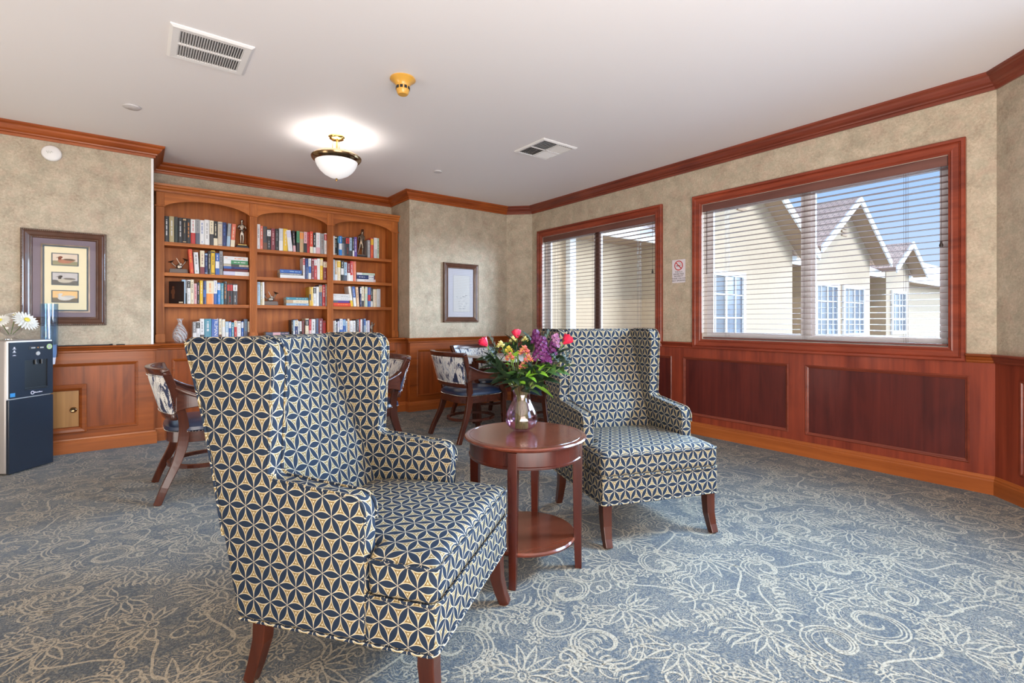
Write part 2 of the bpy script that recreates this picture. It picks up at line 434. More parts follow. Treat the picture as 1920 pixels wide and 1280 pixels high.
W2 = (.227, 2.093, .948, 2.278)
wall('wall_left', 0, ext0=.14, ext1=-.02)
wall('wall_alcove_left', 1, th=.02)
wall('wall_alcove_back', 2)
wall('wall_alcove_right', 3, th=.02)
wall('wall_back', 4, ext0=-.02)
wall('wall_corner_far', 5, ext1=.0)
wall('wall_right', 6, holes=(W1, W2))
wall('wall_corner_near', 7)
wall('wall_side', 8, ext1=.14)
wall('wall_rear', 9, ext1=.14)
wall('wall_far_left', 10)
mb = MB(); mb.box(-2.9, 4.7, -2.9, 6.5, ZC, ZC + .12); struct(mb.build('ceiling', M['ceiling'], fix=False))

for i in range(NP):
    moulding(i, CROWN, 'trim_%d' % (i + 1), M['crown_shade'] if i in (5, 6, 7) else M['crown_wood'])
# wainscot line follows the cupboard front across the alcove
Q = [P[0], (.118, 5.65), (.118, 5.735), (2.69, 5.735), (2.69, 5.65)] + P[5:]
SIDE = {0: 'left', 1: 'alcove_left', 2: 'alcove', 3: 'alcove_right', 4: 'back', 5: 'corner_far', 6: 'right', 7: 'corner_near', 8: 'side', 9: 'rear', 10: 'far_left'}
for i in range(NP):
    moulding(i, BASE, 'baseboard_' + SIDE[i], M['base_wood'], pts=Q)
    if i != 6: moulding(i, RAIL, 'trim_%d' % (20 + i), M['cherry_x'] if i not in (7,) else M['crown_shade'], pts=Q)
moulding(6, RAIL, 'trim_40', M['mahog_x'], pts=Q, s1=.135)
moulding(6, RAIL, 'trim_41', M['mahog_x'], pts=Q, s0=2.185, s1=2.545)
moulding(6, RAIL, 'trim_42', M['cherry_x'], pts=Q, s0=4.596)

PM = [(0, 0), (0, -.010), (.006, -.016), (.012, -.014), (.016, -.008), (.024, -.004), (.026, 0)]
def wainscot(i, panels, wood_rail, wood_panel, idx, s0=0, s1=None, zt=.765, zb=.182):
    a, b, d, n = dirs(i, Q); L = (b - a).length if s1 is None else s1
    x0 = min(0, local_s(i, offset_corner(i, .012, Q), Q)) if s0 == 0 else s0
    if i == 6: x0 = 0
    mb = MB(); xs = [s0] + [q for p in panels for q in p] + [L]
    for k in range(0, len(xs), 2): mb.box(xs[k], xs[k + 1], -.012, 0, zb, zt)     # stiles
    mb.box(s0, L, -.012, 0, zt, .857); mb.box(s0, L, -.012, 0, .12, zb)
    o = struct(mb.build('trim_%d' % idx, wood_rail, M=wall_matrix(i, Q)))
    for (p, q) in panels:
        m2 = MB(); m2.box(p, q, -.003, 0, zb, zt); m2.build('panel', wood_panel, parent=o)
        m3 = MB(); m3.rectframe(p, q, zb, zt, [(a_, y - .004) for a_, y in PM]); m3.build('panel_moulding', M['crown_shade'] if i in (5, 6, 7) else M['cherry_x'], parent=o)
    return o
wainscot(0, [(-2.45 + 2.6, -1.2 + 2.6), (-1.06 + 2.6, .004 + 2.6)], M['cherry_x'], M['cherry_panel'], 51)
wainscot(1, [], M['cherry_z'], M['cherry_panel'], 58)
wainscot(2, [(.143, .842), (.932, 1.662), (1.742, 2.43)], M['cherry_z'], M['cherry_panel'], 52)
wainscot(3, [], M['cherry_z'], M['cherry_panel'], 59)
wainscot(4, [(.096, 1.38)], M['cherry_x'], M['cherry_panel'], 53)
wainscot(5, [], M['mahog_z'], M['mahog_panel'], 54)
wainscot(6, [(.12, 1.14), (1.28, 2.299), (2.434, 3.457), (3.59, 4.612)], M['mahog_z'], M['mahog_panel'], 55)
wainscot(7, [(.19, 1.10)], M['mahog_z'], M['mahog_panel'], 56)
# cupboard block that carries the bookcase: its top is the ledge
mb = MB(); mb.box(.119, 2.689, 5.736, 6.198, 0, .908); struct(mb.build('trim_60', M['cherry_x']))
mb = MB(); mb.box(.119, 2.689, 5.70, 6.198, .900, .9155); struct(mb.build('trim_61', M['cherry_x'], bevel=.003))
# clear plastic corner guard
mb = MB(); mb.box(.100, .1205, 5.6475, 5.6495, .915, 2.63); mb.box(.1185, .1205, 5.6475, 5.68, .915, 2.63); struct(mb.build('trim_62', M['white']))

# floor with the carpet's scrolls laid into the same mesh
def carpet_tile(T, rnd):
    strokes = []
    def S(pts, w): strokes.append((pts, w))
    def rot(pts, a, c, k=1.0, fl=1): return [(c[0] + k * (fl * x * math.cos(a) - y * math.sin(a)), c[1] + k * (fl * x * math.sin(a) + y * math.cos(a))) for x, y in pts]
    def leaf(L, Wd, n=12, curl=0.0):
        l, r = [], []
        for i in range(n + 1):
            t = i / n; w = Wd * math.sin(PI * t ** 0.8) * (1 - .25 * t); x = L * t; b = curl * L * t * t
            l.append((x, b + w)); r.append((x, b - w))
        return l + r[::-1]
    def palmette(c, a, R):
        n = 9
        for k in range(n):
            th = math.radians(-104 + 208 * k / (n - 1)); Lf = R * (1 - .35 * abs(k - 4) / 4)
            base = [(x + R * .16, y) for x, y in leaf(Lf * .84, R * .105, curl=.25 * (k - 4) / 4)]
            S(rot([(x * math.cos(th) - y * math.sin(th), x * math.sin(th) + y * math.cos(th)) for x, y in base], a, c), .0075)
        S(rot([(R * .1 * math.cos(t), R * .1 * math.sin(t)) for t in [i * PI / 5 for i in range(11)]], a, c), .008)
    def spiral(c, a, R, turns, lines, fl=1):
        for q in range(lines):
            pts = []
            n = 34
            for i in range(n + 1):
                t = i / n; th = turns * 2 * PI * t; r = R * (1 - .86 * t) - q * .022 * (1 - t)
                if r > .006: pts.append((r * math.cos(th), r * math.sin(th)))
            S(rot(pts, a, c, 1, fl), .0085 if q == 0 else .006)
    def scurve(c, a, L, fl=1):
        pts = []
        for i in range(31):
            t = i / 30 * 2 - 1; pts.append((t * L / 2, .24 * L * math.sin(t * PI * .9)))
        S(rot(pts, a, c, 1, fl), .010)
        e = pts[-1]
        S(rot([(e[0] + (.055 - .045 * k / 12) * math.sin(k * .42), e[1] + .055 - (.055 - .045 * k / 12) * math.cos(k * .42)) for k in range(15)], a, c, 1, fl), .009)
        e = pts[0]
        S(rot([(e[0] - (.055 - .045 * k / 12) * math.sin(k * .42), e[1] - .055 + (.055 - .045 * k / 12) * math.cos(k * .42)) for k in range(15)], a, c, 1, fl), .009)
    def comb(c, a, R, fl=1):
        for k in range(7):
            x = k * R * .16; h = R * (.55 - .06 * k)
            S(rot([(x + .25 * h * math.sin(t * 2.6), h * t) for t in [i / 8 for i in range(9)]], a, c, 1, fl), .007)
            S(rot([(x + .02 + .25 * h * math.sin(t * 2.6), h * t * .8) for t in [i / 8 for i in range(9)]], a, c, 1, fl), .0045)
    def bloom(c, a, R):
        n = 6; S(rot([((R * (.72 + .28 * math.cos(n * t))) * math.cos(t), (R * (.72 + .28 * math.cos(n * t))) * math.sin(t)) for t in [i * 2 * PI / 48 for i in range(49)]], a, c), .007)
        S(rot([(R * .25 * math.cos(t), R * .25 * math.sin(t)) for t in [i * PI / 5 for i in range(11)]], a, c), .006)
    placed = []
    def place(r):
        for _ in range(900):
            c = (rnd.uniform(0, T), rnd.uniform(0, T)); ok = True
            for (q, rr) in placed:
                dx = abs(c[0] - q[0]); dx = min(dx, T - dx); dy = abs(c[1] - q[1]); dy = min(dy, T - dy)
                if math.hypot(dx, dy) < (r + rr) * .80: ok = False; break
            if ok: placed.append((c, r)); return c
        return None
    for k in range(16):
        c = place(.15)
        if c: palmette(c, rnd.uniform(0, 2 * PI), .165)
    for k in range(14):
        c = place(.125)
        if c: spiral(c, rnd.uniform(0, 2 * PI), rnd.uniform(.12, .165), rnd.uniform(1.2, 1.7), 3, rnd.choice((-1, 1)))
    for k in range(26):
        c = place(.10)
        if c: scurve(c, rnd.uniform(0, 2 * PI), rnd.uniform(.30, .42), rnd.choice((-1, 1)))
    for k in range(40):
        c = place(.075)
        if c: comb(c, rnd.uniform(0, 2 * PI), rnd.uniform(.15, .19), rnd.choice((-1, 1)))
    for k in range(60):
        c = place(.042)
        if c: bloom(c, rnd.uniform(0, 2 * PI), rnd.uniform(.035, .055))
    for k in range(120):
        c = place(.03)
        if c: spiral(c, rnd.uniform(0, 2 * PI), .045, 1.2, 1, rnd.choice((-1, 1)))
    return strokes
def point_in(x, y, poly):
    c = False; n = len(poly)
    for i in range(n):
        x1, y1 = poly[i]; x2, y2 = poly[(i + 1) % n]
        if (y1 > y) != (y2 > y) and x < (x2 - x1) * (y - y1) / (y2 - y1) + x1: c = not c
    return c
fl = MB(); fl.box(-2.9, 4.7, -2.9, 6.5, -.12, 0)
T = 1.55; strokes = carpet_tile(T, random.Random(11))
from mathutils import noise as mn
def warp(x, y, tx, ty):
    q = mn.noise_vector((x * 5, y * 5, 0)); r = mn.noise_vector((x * 17, y * 17, 3)); return (x - tx * T + .022 * q.x + .005 * r.x, y - ty * T + .022 * q.y + .005 * r.y)
def split_sharp(st):
    out = []
    for pts, w in st:
        cur = [pts[0]]
        for k in range(1, len(pts)):
            p, q = cur[-1], pts[k]
            if math.hypot(q[0] - p[0], q[1] - p[1]) < 1e-4: continue
            if len(cur) > 1:
                o = cur[-2]; a = (p[0] - o[0], p[1] - o[1]); b = (q[0] - p[0], q[1] - p[1])
                if a[0] * b[0] + a[1] * b[1] < .35 * math.hypot(*a) * math.hypot(*b):
                    out.append((cur, w)); cur = [p]
            cur.append(q)
        if len(cur) > 1: out.append((cur, w))
    return out
strokes = split_sharp(strokes)
vs, fs = [], []; RP = [(q[0], q[1]) for q in P]; zi = 0
for tx in range(-1, 4):
    for ty in range(-1, 5):
        for pts, w in strokes:
            cx = pts[len(pts) // 2][0] + tx * T; cy = pts[len(pts) // 2][1] + ty * T
            if not (-1.6 < cx < 4.3 and -.2 < cy < 5.6) or not point_in(cx + .12, cy + .1, RP): continue
            if cx * .6046 + cy * .7965 < .5: continue
            b = len(vs); n = len(pts); zi += 1; z = .0005 + (zi % 37) * 2e-5
            pts = [warp(p[0] + tx * T, p[1] + ty * T, tx, ty) for p in pts]
            for i, p in enumerate(pts):
                q0 = pts[max(i - 1, 0)]; q1 = pts[min(i + 1, n - 1)]; dx, dy = q1[0] - q0[0], q1[1] - q0[1]; l = math.hypot(dx, dy) or 1
                ww = w * .5 * (0.55 + .45 * math.sin(PI * i / (n - 1)) + .25 * mn.noise((p[0] * 40, p[1] * 40, 7)))
                vs.append((p[0] + tx * T - dy / l * ww, p[1] + ty * T + dx / l * ww, z)); vs.append((p[0] + tx * T + dy / l * ww, p[1] + ty * T - dx / l * ww, z))
            for i in range(n - 1):
                for t_ in ((b + 2 * i, b + 2 * i + 1, b + 2 * i + 3), (b + 2 * i, b + 2 * i + 3, b + 2 * i + 2)):
                    A_, B_, C_ = (vs[k] for k in t_); cr = (B_[0] - A_[0]) * (C_[1] - A_[1]) - (B_[1] - A_[1]) * (C_[0] - A_[0])
                    if abs(cr) > 1e-9: fs.append(t_ if cr > 0 else t_[::-1])
fl.add(vs, fs, 1)
struct(fl.build('floor', [M['carpet'], M['carpet_line']], fix=False), 'blue grey carpet woven with cream scrolls and palmettes')

# ------------------------------------------------------------------ windows
CAS = [(0, 0), (0, -.030), (.006, -.036), (.022, -.036), (.026, -.028), (.030, -.032), (.036, -.026), (.066, -.022), (.074, -.026), (.082, -.018), (.092, -.014), (.092, 0)]
def window(n, W, sash_mat):
    x0, x1, z0, z1 = W; WM = wall_matrix(6)
    mb = MB(); mb.rectframe(x0 - .09, x1 + .09, z0 - .09, z1 + .09, CAS)
    root = struct(mb.build('window_%d' % n, M['mahog_x'], M=WM))
    mb = MB(); mb.rectframe(x0, x1, z0, z1, [(0, .0), (.004, .0), (.004, .138), (0, .138)]); mb.build('jamb', M['jamb'], parent=root)
    mb = MB(); mb.rectframe(x0, x1, z0, z1, [(.004, .085), (.045, .085), (.045, .135), (.004, .135)]); mb.build('window_frame', M['vinyl'], parent=root)
    xm = (x0 + x1) / 2
    mb = MB(); mb.box(xm - .028, xm + .028, .080, .134, z0 + .045, z1 - .045); mb.build('mullion', sash_mat, parent=root, bevel=.003)
    for (a, b, y) in ((x0 + .045, xm - .028, .098), (xm + .028, x1 - .045, .112)):
        mb = MB(); mb.rectframe(a, b, z0 + .045, z1 - .045, [(0, y - .01), (.026, y - .01), (.026, y + .012), (0, y + .012)])
        s = mb.build('sash', M['vinyl'], parent=root)
        mb = MB(); mb.add([(a + .02, y, z0 + .06), (b - .02, y, z0 + .06), (b - .02, y, z1 - .06), (a + .02, y, z1 - .06)], [(0, 1, 2, 3)]); mb.build('pane', M['pane'], parent=s, fix=False)
    return root
window(1, W1, M['vinyl']); window(2, W2, M['vinyl_shade'])
def blind(W, label):
    x0, x1, z0, z1 = W; x0 += .006; x1 -= .006; WM = wall_matrix(6)
    e = thing('window_blind', (0, 0, 0), 0, label, 'window blind', 'wooden blinds of the window wall'); e.matrix_world = WM @ Matrix.Translation((x0, .03, z1 - .07))
    X0, X1 = 0, x1 - x0; top = 0.066; bot = -(z1 - z0) + .07 + .008
    mb = MB(); mb.box(X0, X1, -.030, -.018, -.004, top); mb.box(X0, X1, -.018, .026, .012, top - .004); mb.build('valance', M['blind'], e, bevel=.002)
    mb = MB(); mb.box(X0 + .002, X1 - .002, -.024, .024, bot + .002, bot + .016); mb.build('bottom_rail', M['blind'], e, bevel=.003)
    n = 27; pitch = (0 - (bot + .03)) / n
    src = None
    for k in range(n):
        z = -.012 - pitch * k - .008
        if src is None:
            mb = MB(); pts = [(-.0245, -.0010), (0, -.0002), (.0245, -.0010), (.0245, .0010), (0, .0022), (-.0245, .0010)]
            mb.prism(pts, X0 + .003, X1 - .003, 'x'); src = mb.build('slat', M['blind'], e); o = src
        else:
            o = src.copy(); COL.objects.link(o); o.parent = e
        o.location = (0, 0, z)
    for f in (.13, .5, .87):
        xx = X0 + (X1 - X0) * f; mb = MB()
        for yy in (-.025, .025):
            for dx in (-.006, .006): mb.tube([(xx + dx, yy, .01), (xx + dx, yy, bot + .01)], .0008, 5)
        mb.build('ladder_cord', M['slate_metal'], e)
    mb = MB(); xx = X1 - .035; mb.tube([(xx, -.034, .0), (xx + .002, -.036, -.25), (xx, -.035, -.52)], .0016, 6); c = mb.build('pull_cord', M['slate_metal'], e)
    mb = MB(); mb.lathe([(0, -.565), (.010, -.562), (.012, -.55), (.007, -.535), (.006, -.52), (0, -.518)], 12, (xx, -.035, 0)); mb.build('tassel', M['slate_metal'], c)
    mb = MB(); xx = X0 + .05; mb.tube([(xx, -.034, .0), (xx, -.036, -.62)], .0035, 6); mb.build('tilt_wand', M['slate_metal'], e)
    return e
blind(W1, 'dark wooden slatted blind, open, over the window that looks onto gabled roofs')
blind(W2, 'dark wooden slatted blind, open, over the window facing a plain beige wall')
# ------------------------------------------------------------------ wing chairs
def wing_chair(loc, rz, label):
    e = thing('wing_chair', (loc[0], loc[1], 0), rz, label, 'armchair', 'patterned wing chairs')
    F = M['fabric']; T0 = .33; Wd = .345; TH = .068
    # side: arm and wing in one outline (t, z)
    side = [(.22, .212), (.22, .55)] + arc(.275, .575, .055, 180, 95, 5) + [(.40, .640), (.50, .650)] + arc(.520, .690, .040, 270, 340, 3) + [(.553, .74), (.545, .90), (.540, .99)] + \
           arc(.600, 1.018, .060, 180, 92, 5) + [(.72, 1.080), (.84, 1.078)] + arc(.848, 1.048, .028, 80, 0, 3) + [(.80, .80), (.728, .46), (.672, .212)]
    side = [(t - T0, z) for t, z in side]
    for s in (-1, 1):
        x0, x1 = (-Wd, -Wd + TH) if s < 0 else (Wd - TH, Wd)
        mb = MB(); mb.prism(side, x0, x1, 'x'); mb.build('wing_and_arm', F, e, uv=True, bevel=.016, bseg=4, angle=40)
        xo = s * (Wd - .004)
        path = [(xo, t, z) for t, z in side[1:-1]]
        mb = MB(); mb.tube(smooth_path([p for p in path], 2), .0052, 6); mb.build('piping', F, e, uv=True)
        xo = s * (Wd - TH + .004)
        mb = MB(); mb.tube(smooth_path([(xo, t, z) for t, z in side[1:24]], 2), .0048, 6); mb.build('piping', F, e, uv=True)
    # inner back between the wings
    b = [(.50, .30), (.560, .45), (.600, .55), (.665, .72), (.735, .90), (.786, 1.03)] + arc(.825, 1.040, .040, 165, 20, 5) + [(.85, 1.0), (.80, .80), (.724, .46), (.668, .212), (.52, .212)]
    mb = MB(); xs = [-.279, -.19, -.10, 0, .10, .19, .279]; n = len(b); vs = []; fs = []
    for x in xs:
        bulge = .018 * (1 - (x / .28) ** 2)
        for k, (t, z) in enumerate(b): vs.append((x, t - T0 - (bulge if 0 < k < 8 else 0), z))
    for i in range(len(xs) - 1):
        for k in range(n): fs.append((i * n + k, i * n + (k + 1) % n, (i + 1) * n + (k + 1) % n, (i + 1) * n + k))
    fs += [tuple(range(n)), tuple(range(len(xs) * n - 1, (len(xs) - 1) * n - 1, -1))]
    mb.add(vs, fs, 0, True); mb.build('backrest', F, e, uv=True)
    # seat rail
    mb = MB(); mb.box(-Wd + .003, Wd - .003, -T0, .222 - T0, .212, .348); mb.box(-.282, .282, .20 - T0, .60 - T0, .212, .348)
    mb.build('seat_rail', F, e, uv=True, bevel=.008, bseg=3)
    mb = MB(); zb = .214; rc = .022; mb.tube([(-Wd, .66 - T0, zb)] + [(-Wd + rc - rc * math.cos(k * PI / 10), -T0 + rc - rc * math.sin(k * PI / 10), zb) for k in range(6)] + [(Wd - rc + rc * math.sin(k * PI / 10), -T0 + rc - rc * math.cos(k * PI / 10), zb) for k in range(6)] + [(Wd, .66 - T0, zb)], .005, 6); mb.build('piping', F, e, uv=True)
    # T shaped cushion
    xs = [-.346, -.31, -.279, -.18, -.09, 0, .09, .18, .279, .31, .346]; ys = [-.004, .05, .12, .185, .218, .30, .40, .50, .575]
    inc = lambda i, j: (abs((xs[i] + xs[i + 1]) / 2) < .279) or ((ys[j] + ys[j + 1]) / 2 < .218)
    def zt(x, t): return .458 + .034 * max(0, 1 - (x / .38) ** 4) * max(0, 1 - abs((t - .27) / .34) ** 3)
    mb = MB(); idx = {}; vs = []; fs = []
    def V(i, j, top):
        k = (i, j, top)
        if k not in idx: idx[k] = len(vs); vs.append((xs[i], ys[j] - T0, zt(xs[i], ys[j]) if top else .346))
        return idx[k]
    nx, ny = len(xs) - 1, len(ys) - 1; ok = lambda i, j: 0 <= i < nx and 0 <= j < ny and inc(i, j)
    for i in range(nx):
        for j in range(ny):
            if not ok(i, j): continue
            fs.append((V(i, j, 1), V(i + 1, j, 1), V(i + 1, j + 1, 1), V(i, j + 1, 1))); fs.append((V(i, j, 0), V(i, j + 1, 0), V(i + 1, j + 1, 0), V(i + 1, j, 0)))
            for di, dj, a, c in ((-1, 0, (i, j + 1), (i, j)), (1, 0, (i + 1, j), (i + 1, j + 1)), (0, -1, (i, j), (i + 1, j)), (0, 1, (i + 1, j + 1), (i, j + 1))):
                if not ok(i + di, j + dj): fs.append((V(*a, 0), V(*c, 0), V(*c, 1), V(*a, 1)))
    mb.add(vs, fs, 0, True); mb.build('seat_cushion', F, e, uv=True, bevel=.030, bseg=5, angle=50)
    for z in (.452, .352):
        mb = MB(); r = .353
        rc = .034; wx = .3465; y0 = -.005 - T0
        mb.tube([(-.284, .216 - T0, z), (-wx + .01, .216 - T0, z), (-wx, .20 - T0, z)] + [(-wx + rc - rc * math.cos(k * PI / 10), y0 + rc - rc * math.sin(k * PI / 10), z) for k in range(6)] + [(wx - rc + rc * math.sin(k * PI / 10), y0 + rc - rc * math.cos(k * PI / 10), z) for k in range(6)] + [(wx, .20 - T0, z), (wx - .01, .216 - T0, z), (.284, .216 - T0, z)], .0052, 6)
        mb.build('piping', F, e, uv=True)
    # legs
    for sx in (-1, 1):
        x = sx * (Wd - .036); y = .036 - T0
        mb = MB(); mb.bar([(x, y, .22), (x, y, .17), (x, y - .006, .10), (x + sx * .003, y - .022, .04), (x + sx * .004, y - .040, .0)], .05, .05, up=(0, 1, 0), scales=[1, 1, .92, .80, .74])
        mb.build('leg', M['chair_leg'], e, bevel=.003)
        y = .60 - T0
        mb = MB(); mb.bar([(x, y, .22), (x, y + .006, .14), (x, y + .030, .06), (x, y + .052, .0)], .046, .046, up=(0, 1, 0), scales=[1, .95, .84, .76])
        mb.build('leg', M['chair_leg'], e, bevel=.003)
    return e
wing_chair((.726, 1.671), math.radians(36.87), 'wing chair in blue and cream petal fabric seen from its side, nearest the camera')
wing_chair((2.276, 1.872), math.radians(-20.2), 'wing chair in blue and cream petal fabric facing us beyond the round table')

# ------------------------------------------------------------------ round side table
st = thing('side_table', (1.46, 1.82, 0), math.radians(-5.7), 'round reddish wooden side table with a low shelf between the wing chairs', 'table')
mb = MB(); mb.lathe([(0, .578), (.262, .578), (.272, .582), (.283, .588), (.287, .595), (.283, .601), (.274, .603), (.264, .603), (.263, .6015), (.261, .6015), (.260, .603), (.0, .603)], 72); mb.build('tabletop', M['tabletop'], st)
mb = MB(); mb.lathe([(.248, .505), (.262, .505), (.262, .5785), (.248, .5785), (.248, .505)], 72); mb.build('apron', M['table_leg'], st)
mb = MB(); mb.lathe([(.262, .507), (.266, .510), (.266, .516), (.262, .519)], 72); mb.build('apron_bead', M['table_leg'], st)
for k in range(4):
    a = PI / 4 + k * PI / 2; c = (math.cos(a), math.sin(a)); r = .247
    mb = MB(); mb.bar([(c[0] * r, c[1] * r, .578), (c[0] * r, c[1] * r, .48), (c[0] * r, c[1] * r, .16), (c[0] * (r + .004), c[1] * (r + .004), 0)], .042, .042, up=(c[0], c[1], 0), scales=[1, 1, .82, .72])
    mb.build('leg', M['table_leg'], st, bevel=.002)
mb = MB(); mb.lathe([(0, .122), (.226, .122), (.235, .128), (.238, .137), (.232, .144), (.0, .144)], 64); mb.build('shelf', M['tabletop'], st)

# ------------------------------------------------------------------ captain chairs
def captain_chair():
    e = thing('captain_chair', (0, 0, 0), 0, '-', 'chair', 'captain chairs with navy leather seats')
    D = M['dark_z']
    # seat: rounded squarish frame, leather pad, nail trim
    def loop(rx, ry, cy, n=44, p=3.2):
        r = []
        for k in range(n):
            t = 2 * PI * k / n; c, s = math.cos(t), math.sin(t)
            r.append((rx * math.copysign(abs(c) ** (2 / p), c), cy + ry * math.copysign(abs(s) ** (2 / p), s)))
        return r
    def stack(mb, levels, mi=0):
        n = 44; vs = []; fs = []
        for rx, ry, z in levels: vs += [(x, y, z) for x, y in loop(rx, ry, -.01)]
        for i in range(len(levels) - 1):
            for k in range(n): fs.append((i * n + k, i * n + (k + 1) % n, (i + 1) * n + (k + 1) % n, (i + 1) * n + k))
        fs.append(tuple(range(n - 1, -1, -1))); fs.append(tuple(range((len(levels) - 1) * n, len(levels) * n)))
        mb.add(vs, fs, mi, True)
    mb = MB(); stack(mb, [(.245, .245, .355), (.262, .262, .36), (.262, .262, .425), (.25, .25, .43)]); mb.build('seat_frame', M['dark_x'], e)
    mb = MB(); stack(mb, [(.258, .258, .425), (.270, .270, .436), (.266, .266, .456), (.235, .235, .476), (.15, .15, .487), (.06, .06, .490)]); mb.build('seat', M['leather'], e)
    mb = MB()
    for (x, y) in loop(.2675, .2675, -.01, 104): mb.sphere((x, y, .4285), .0034, 6, 4)
    mb.build('nailhead_trim', M['nail'], e)
    # rear posts run from sabre feet up to the top rail
    for s in (-1, 1):
        path = smooth_path([(s * .275, .300, 0), (s * .268, .262, .10), (s * .246, .195, .25), (s * .236, .160, .40), (s * .246, .170, .54), (s * .278, .215, .70), (s * .304, .262, .83)], 5)
        n = len(path); sc = [(1, .85 + .35 * math.exp(-((p.z - .38) / .16) ** 2)) for p in path]
        mb = MB(); mb.bar(path, .034, .050, up=(0, 1, 0), scales=sc); mb.build('leg', D, e, bevel=.004)
        path = smooth_path([(s * .245, -.250, 0), (s * .246, -.232, .16), (s * .248, -.222, .30), (s * .250, -.225, .43)], 4)
        mb = MB(); mb.bar(path, .040, .044, up=(0, 1, 0)); mb.build('leg', D, e, bevel=.004)
        # arm: deep curved plank sweeping down from the post, then a scrolled support
        top = smooth_path([(s * .272, .205, .715), (s * .290, .150, .682), (s * .302, .060, .648), (s * .300, -.060, .634), (s * .286, -.165, .640)], 6)
        vs, fs = [], []; n = len(top)
        for i, p in enumerate(top):
            t = i / (n - 1); zb = .560 + .030 * math.sin(PI * t) - .0 * t; off = Vector((s * .013, 0, 0))
            for q, zz in ((-1, zb), (1, zb), (1, p.z), (-1, p.z)): vs.append((p.x + q * .013 * s, p.y, zz))
        for i in range(n - 1):
            for k in range(4): fs.append((i * 4 + k, i * 4 + (k + 1) % 4, (i + 1) * 4 + (k + 1) % 4, (i + 1) * 4 + k))
        fs += [(0, 1, 2, 3), (4 * n - 1, 4 * n - 2, 4 * n - 3, 4 * n - 4)]
        mb = MB(); mb.add(vs, fs); mb.build('arm', M['dark_y'], e, bevel=.004)
        mb = MB(); mb.sweep(top, [(-.024, -.008), (.024, -.008), (.027, 0), (.024, .009), (-.024, .009), (-.027, 0)], up=(0, 0, 1)); mb.build('arm_cap', M['dark_y'], e)
        sup = smooth_path([(s * .284, -.165, .625), (s * .276, -.150, .560), (s * .262, -.190, .480), (s * .252, -.238, .425), (s * .250, -.236, .36)], 4)
        mb = MB(); mb.bar(sup, .030, .042, up=(0, 1, 0)); mb.build('arm_support', D, e, bevel=.004)
    # curved back: rails and upholstered panel, concave towards the sitter
    def bk(x, z): # y of the back surface
        lean = {0: 0}; t = (z - .40) / .43; return .160 + .105 * max(0, t) ** 1.25 + .075 * (1 - (x / .31) ** 2) - (.0 if t > .5 else 0)
    def rail(name, z0, z1, th, wf, mat):
        mb = MB(); vs = []; fs = []; n = 14
        for i in range(n + 1):
            x = -wf + 2 * wf * i / n
            for (dy, z) in ((-th / 2, z0), (th / 2, z0), (th / 2, z1), (-th / 2, z1)): vs.append((x, bk(x, z) + dy, z))
        for i in range(n):
            for k in range(4): fs.append((i * 4 + k, i * 4 + (k + 1) % 4, (i + 1) * 4 + (k + 1) % 4, (i + 1) * 4 + k))
        fs += [(0, 1, 2, 3), tuple(range(4 * n + 3, 4 * n - 1, -1))]
        mb.add(vs, fs, 0, False); return mb.build(name, mat, e, bevel=.006, bseg=3)
    rail('top_rail', .795, .838, .040, .318, M['dark_x']); rail('bottom_rail', .505, .545, .030, .250, M['dark_x'])
    for th, nm in ((.034, 'back_upholstery'),):
        mb = MB(); vs = []; fs = []; nx, nz = 14, 8
        for side in (-1, 1):
            for i in range(nx + 1):
                for j in range(nz + 1):
                    z = .54 + .26 * j / nz; x = (-1 + 2 * i / nx) * (.232 + .052 * j / nz); q = (1 - (2 * i / nx - 1) ** 6) * (1 - (2 * j / nz - 1) ** 6)
                    vs.append((x, bk(x, z) + side * (.010 + .012 * q), z))
        N = (nx + 1) * (nz + 1)
        for s_ in (0, 1):
            for i in range(nx):
                for j in range(nz):
                    q = [s_ * N + i * (nz + 1) + j, s_ * N + (i + 1) * (nz + 1) + j, s_ * N + (i + 1) * (nz + 1) + j + 1, s_ * N + i * (nz + 1) + j + 1]
                    fs.append(tuple(q if s_ == 0 else q[::-1]))
        for i in range(nx):
            for j in (0, nz): fs.append((i * (nz + 1) + j, (i + 1) * (nz + 1) + j, N + (i + 1) * (nz + 1) + j, N + i * (nz + 1) + j))
        for j in range(nz):
            for i in (0, nx): fs.append((i * (nz + 1) + j, i * (nz + 1) + j + 1, N + i * (nz + 1) + j + 1, N + i * (nz + 1) + j))
        mb.add(vs, fs, 0, True); mb.build(nm, M['ikat'], e)
    for side in (-1, 1):
        mb = MB()
        for k in range(19):
            z = .553 + .234 * k / 18
            for s in (-1, 1):
                x = s * (.224 + .050 * (z - .54) / .26); mb.sphere((x, bk(x, z) + side * .021, z), .0031, 6, 4)
        for k in range(34):
            for z in (.552, .788):
                x = (-1 + 2 * k / 33) * (.222 if z < .6 else .268); mb.sphere((x, bk(x, z) + side * .022, z), .0031, 6, 4)
        mb.build('nailhead_trim', M['nail'], e)
    # hoop stretcher
    mb = MB(); mb.sweep([(.205 * math.cos(2 * PI * k / 40), -.005 + .232 * math.sin(2 * PI * k / 40), .185) for k in range(40)], [(-.014, -.011), (.014, -.011), (.014, .011), (-.014, .011)], closed=True, up=(0, 0, 1), smooth=False)
    mb.build('stretcher', M['dark_x'], e)
    return e
spots = [((.395, 4.00), 90, 'captain chair with patterned back, nearest the water cooler'),
         ((1.50, 4.03), -90, 'captain chair mostly hidden behind the near wing chair, seen past its wing'),
         ((2.63, 4.145), 90, 'captain chair in full view before the panelled wall under the small picture'),
         ((3.27, 4.83), 0, 'captain chair at the far side of the white game table'),
         ((3.27, 3.65), 180, 'captain chair glimpsed behind the bouquet, at the near side of the white game table')]
proto = captain_chair()
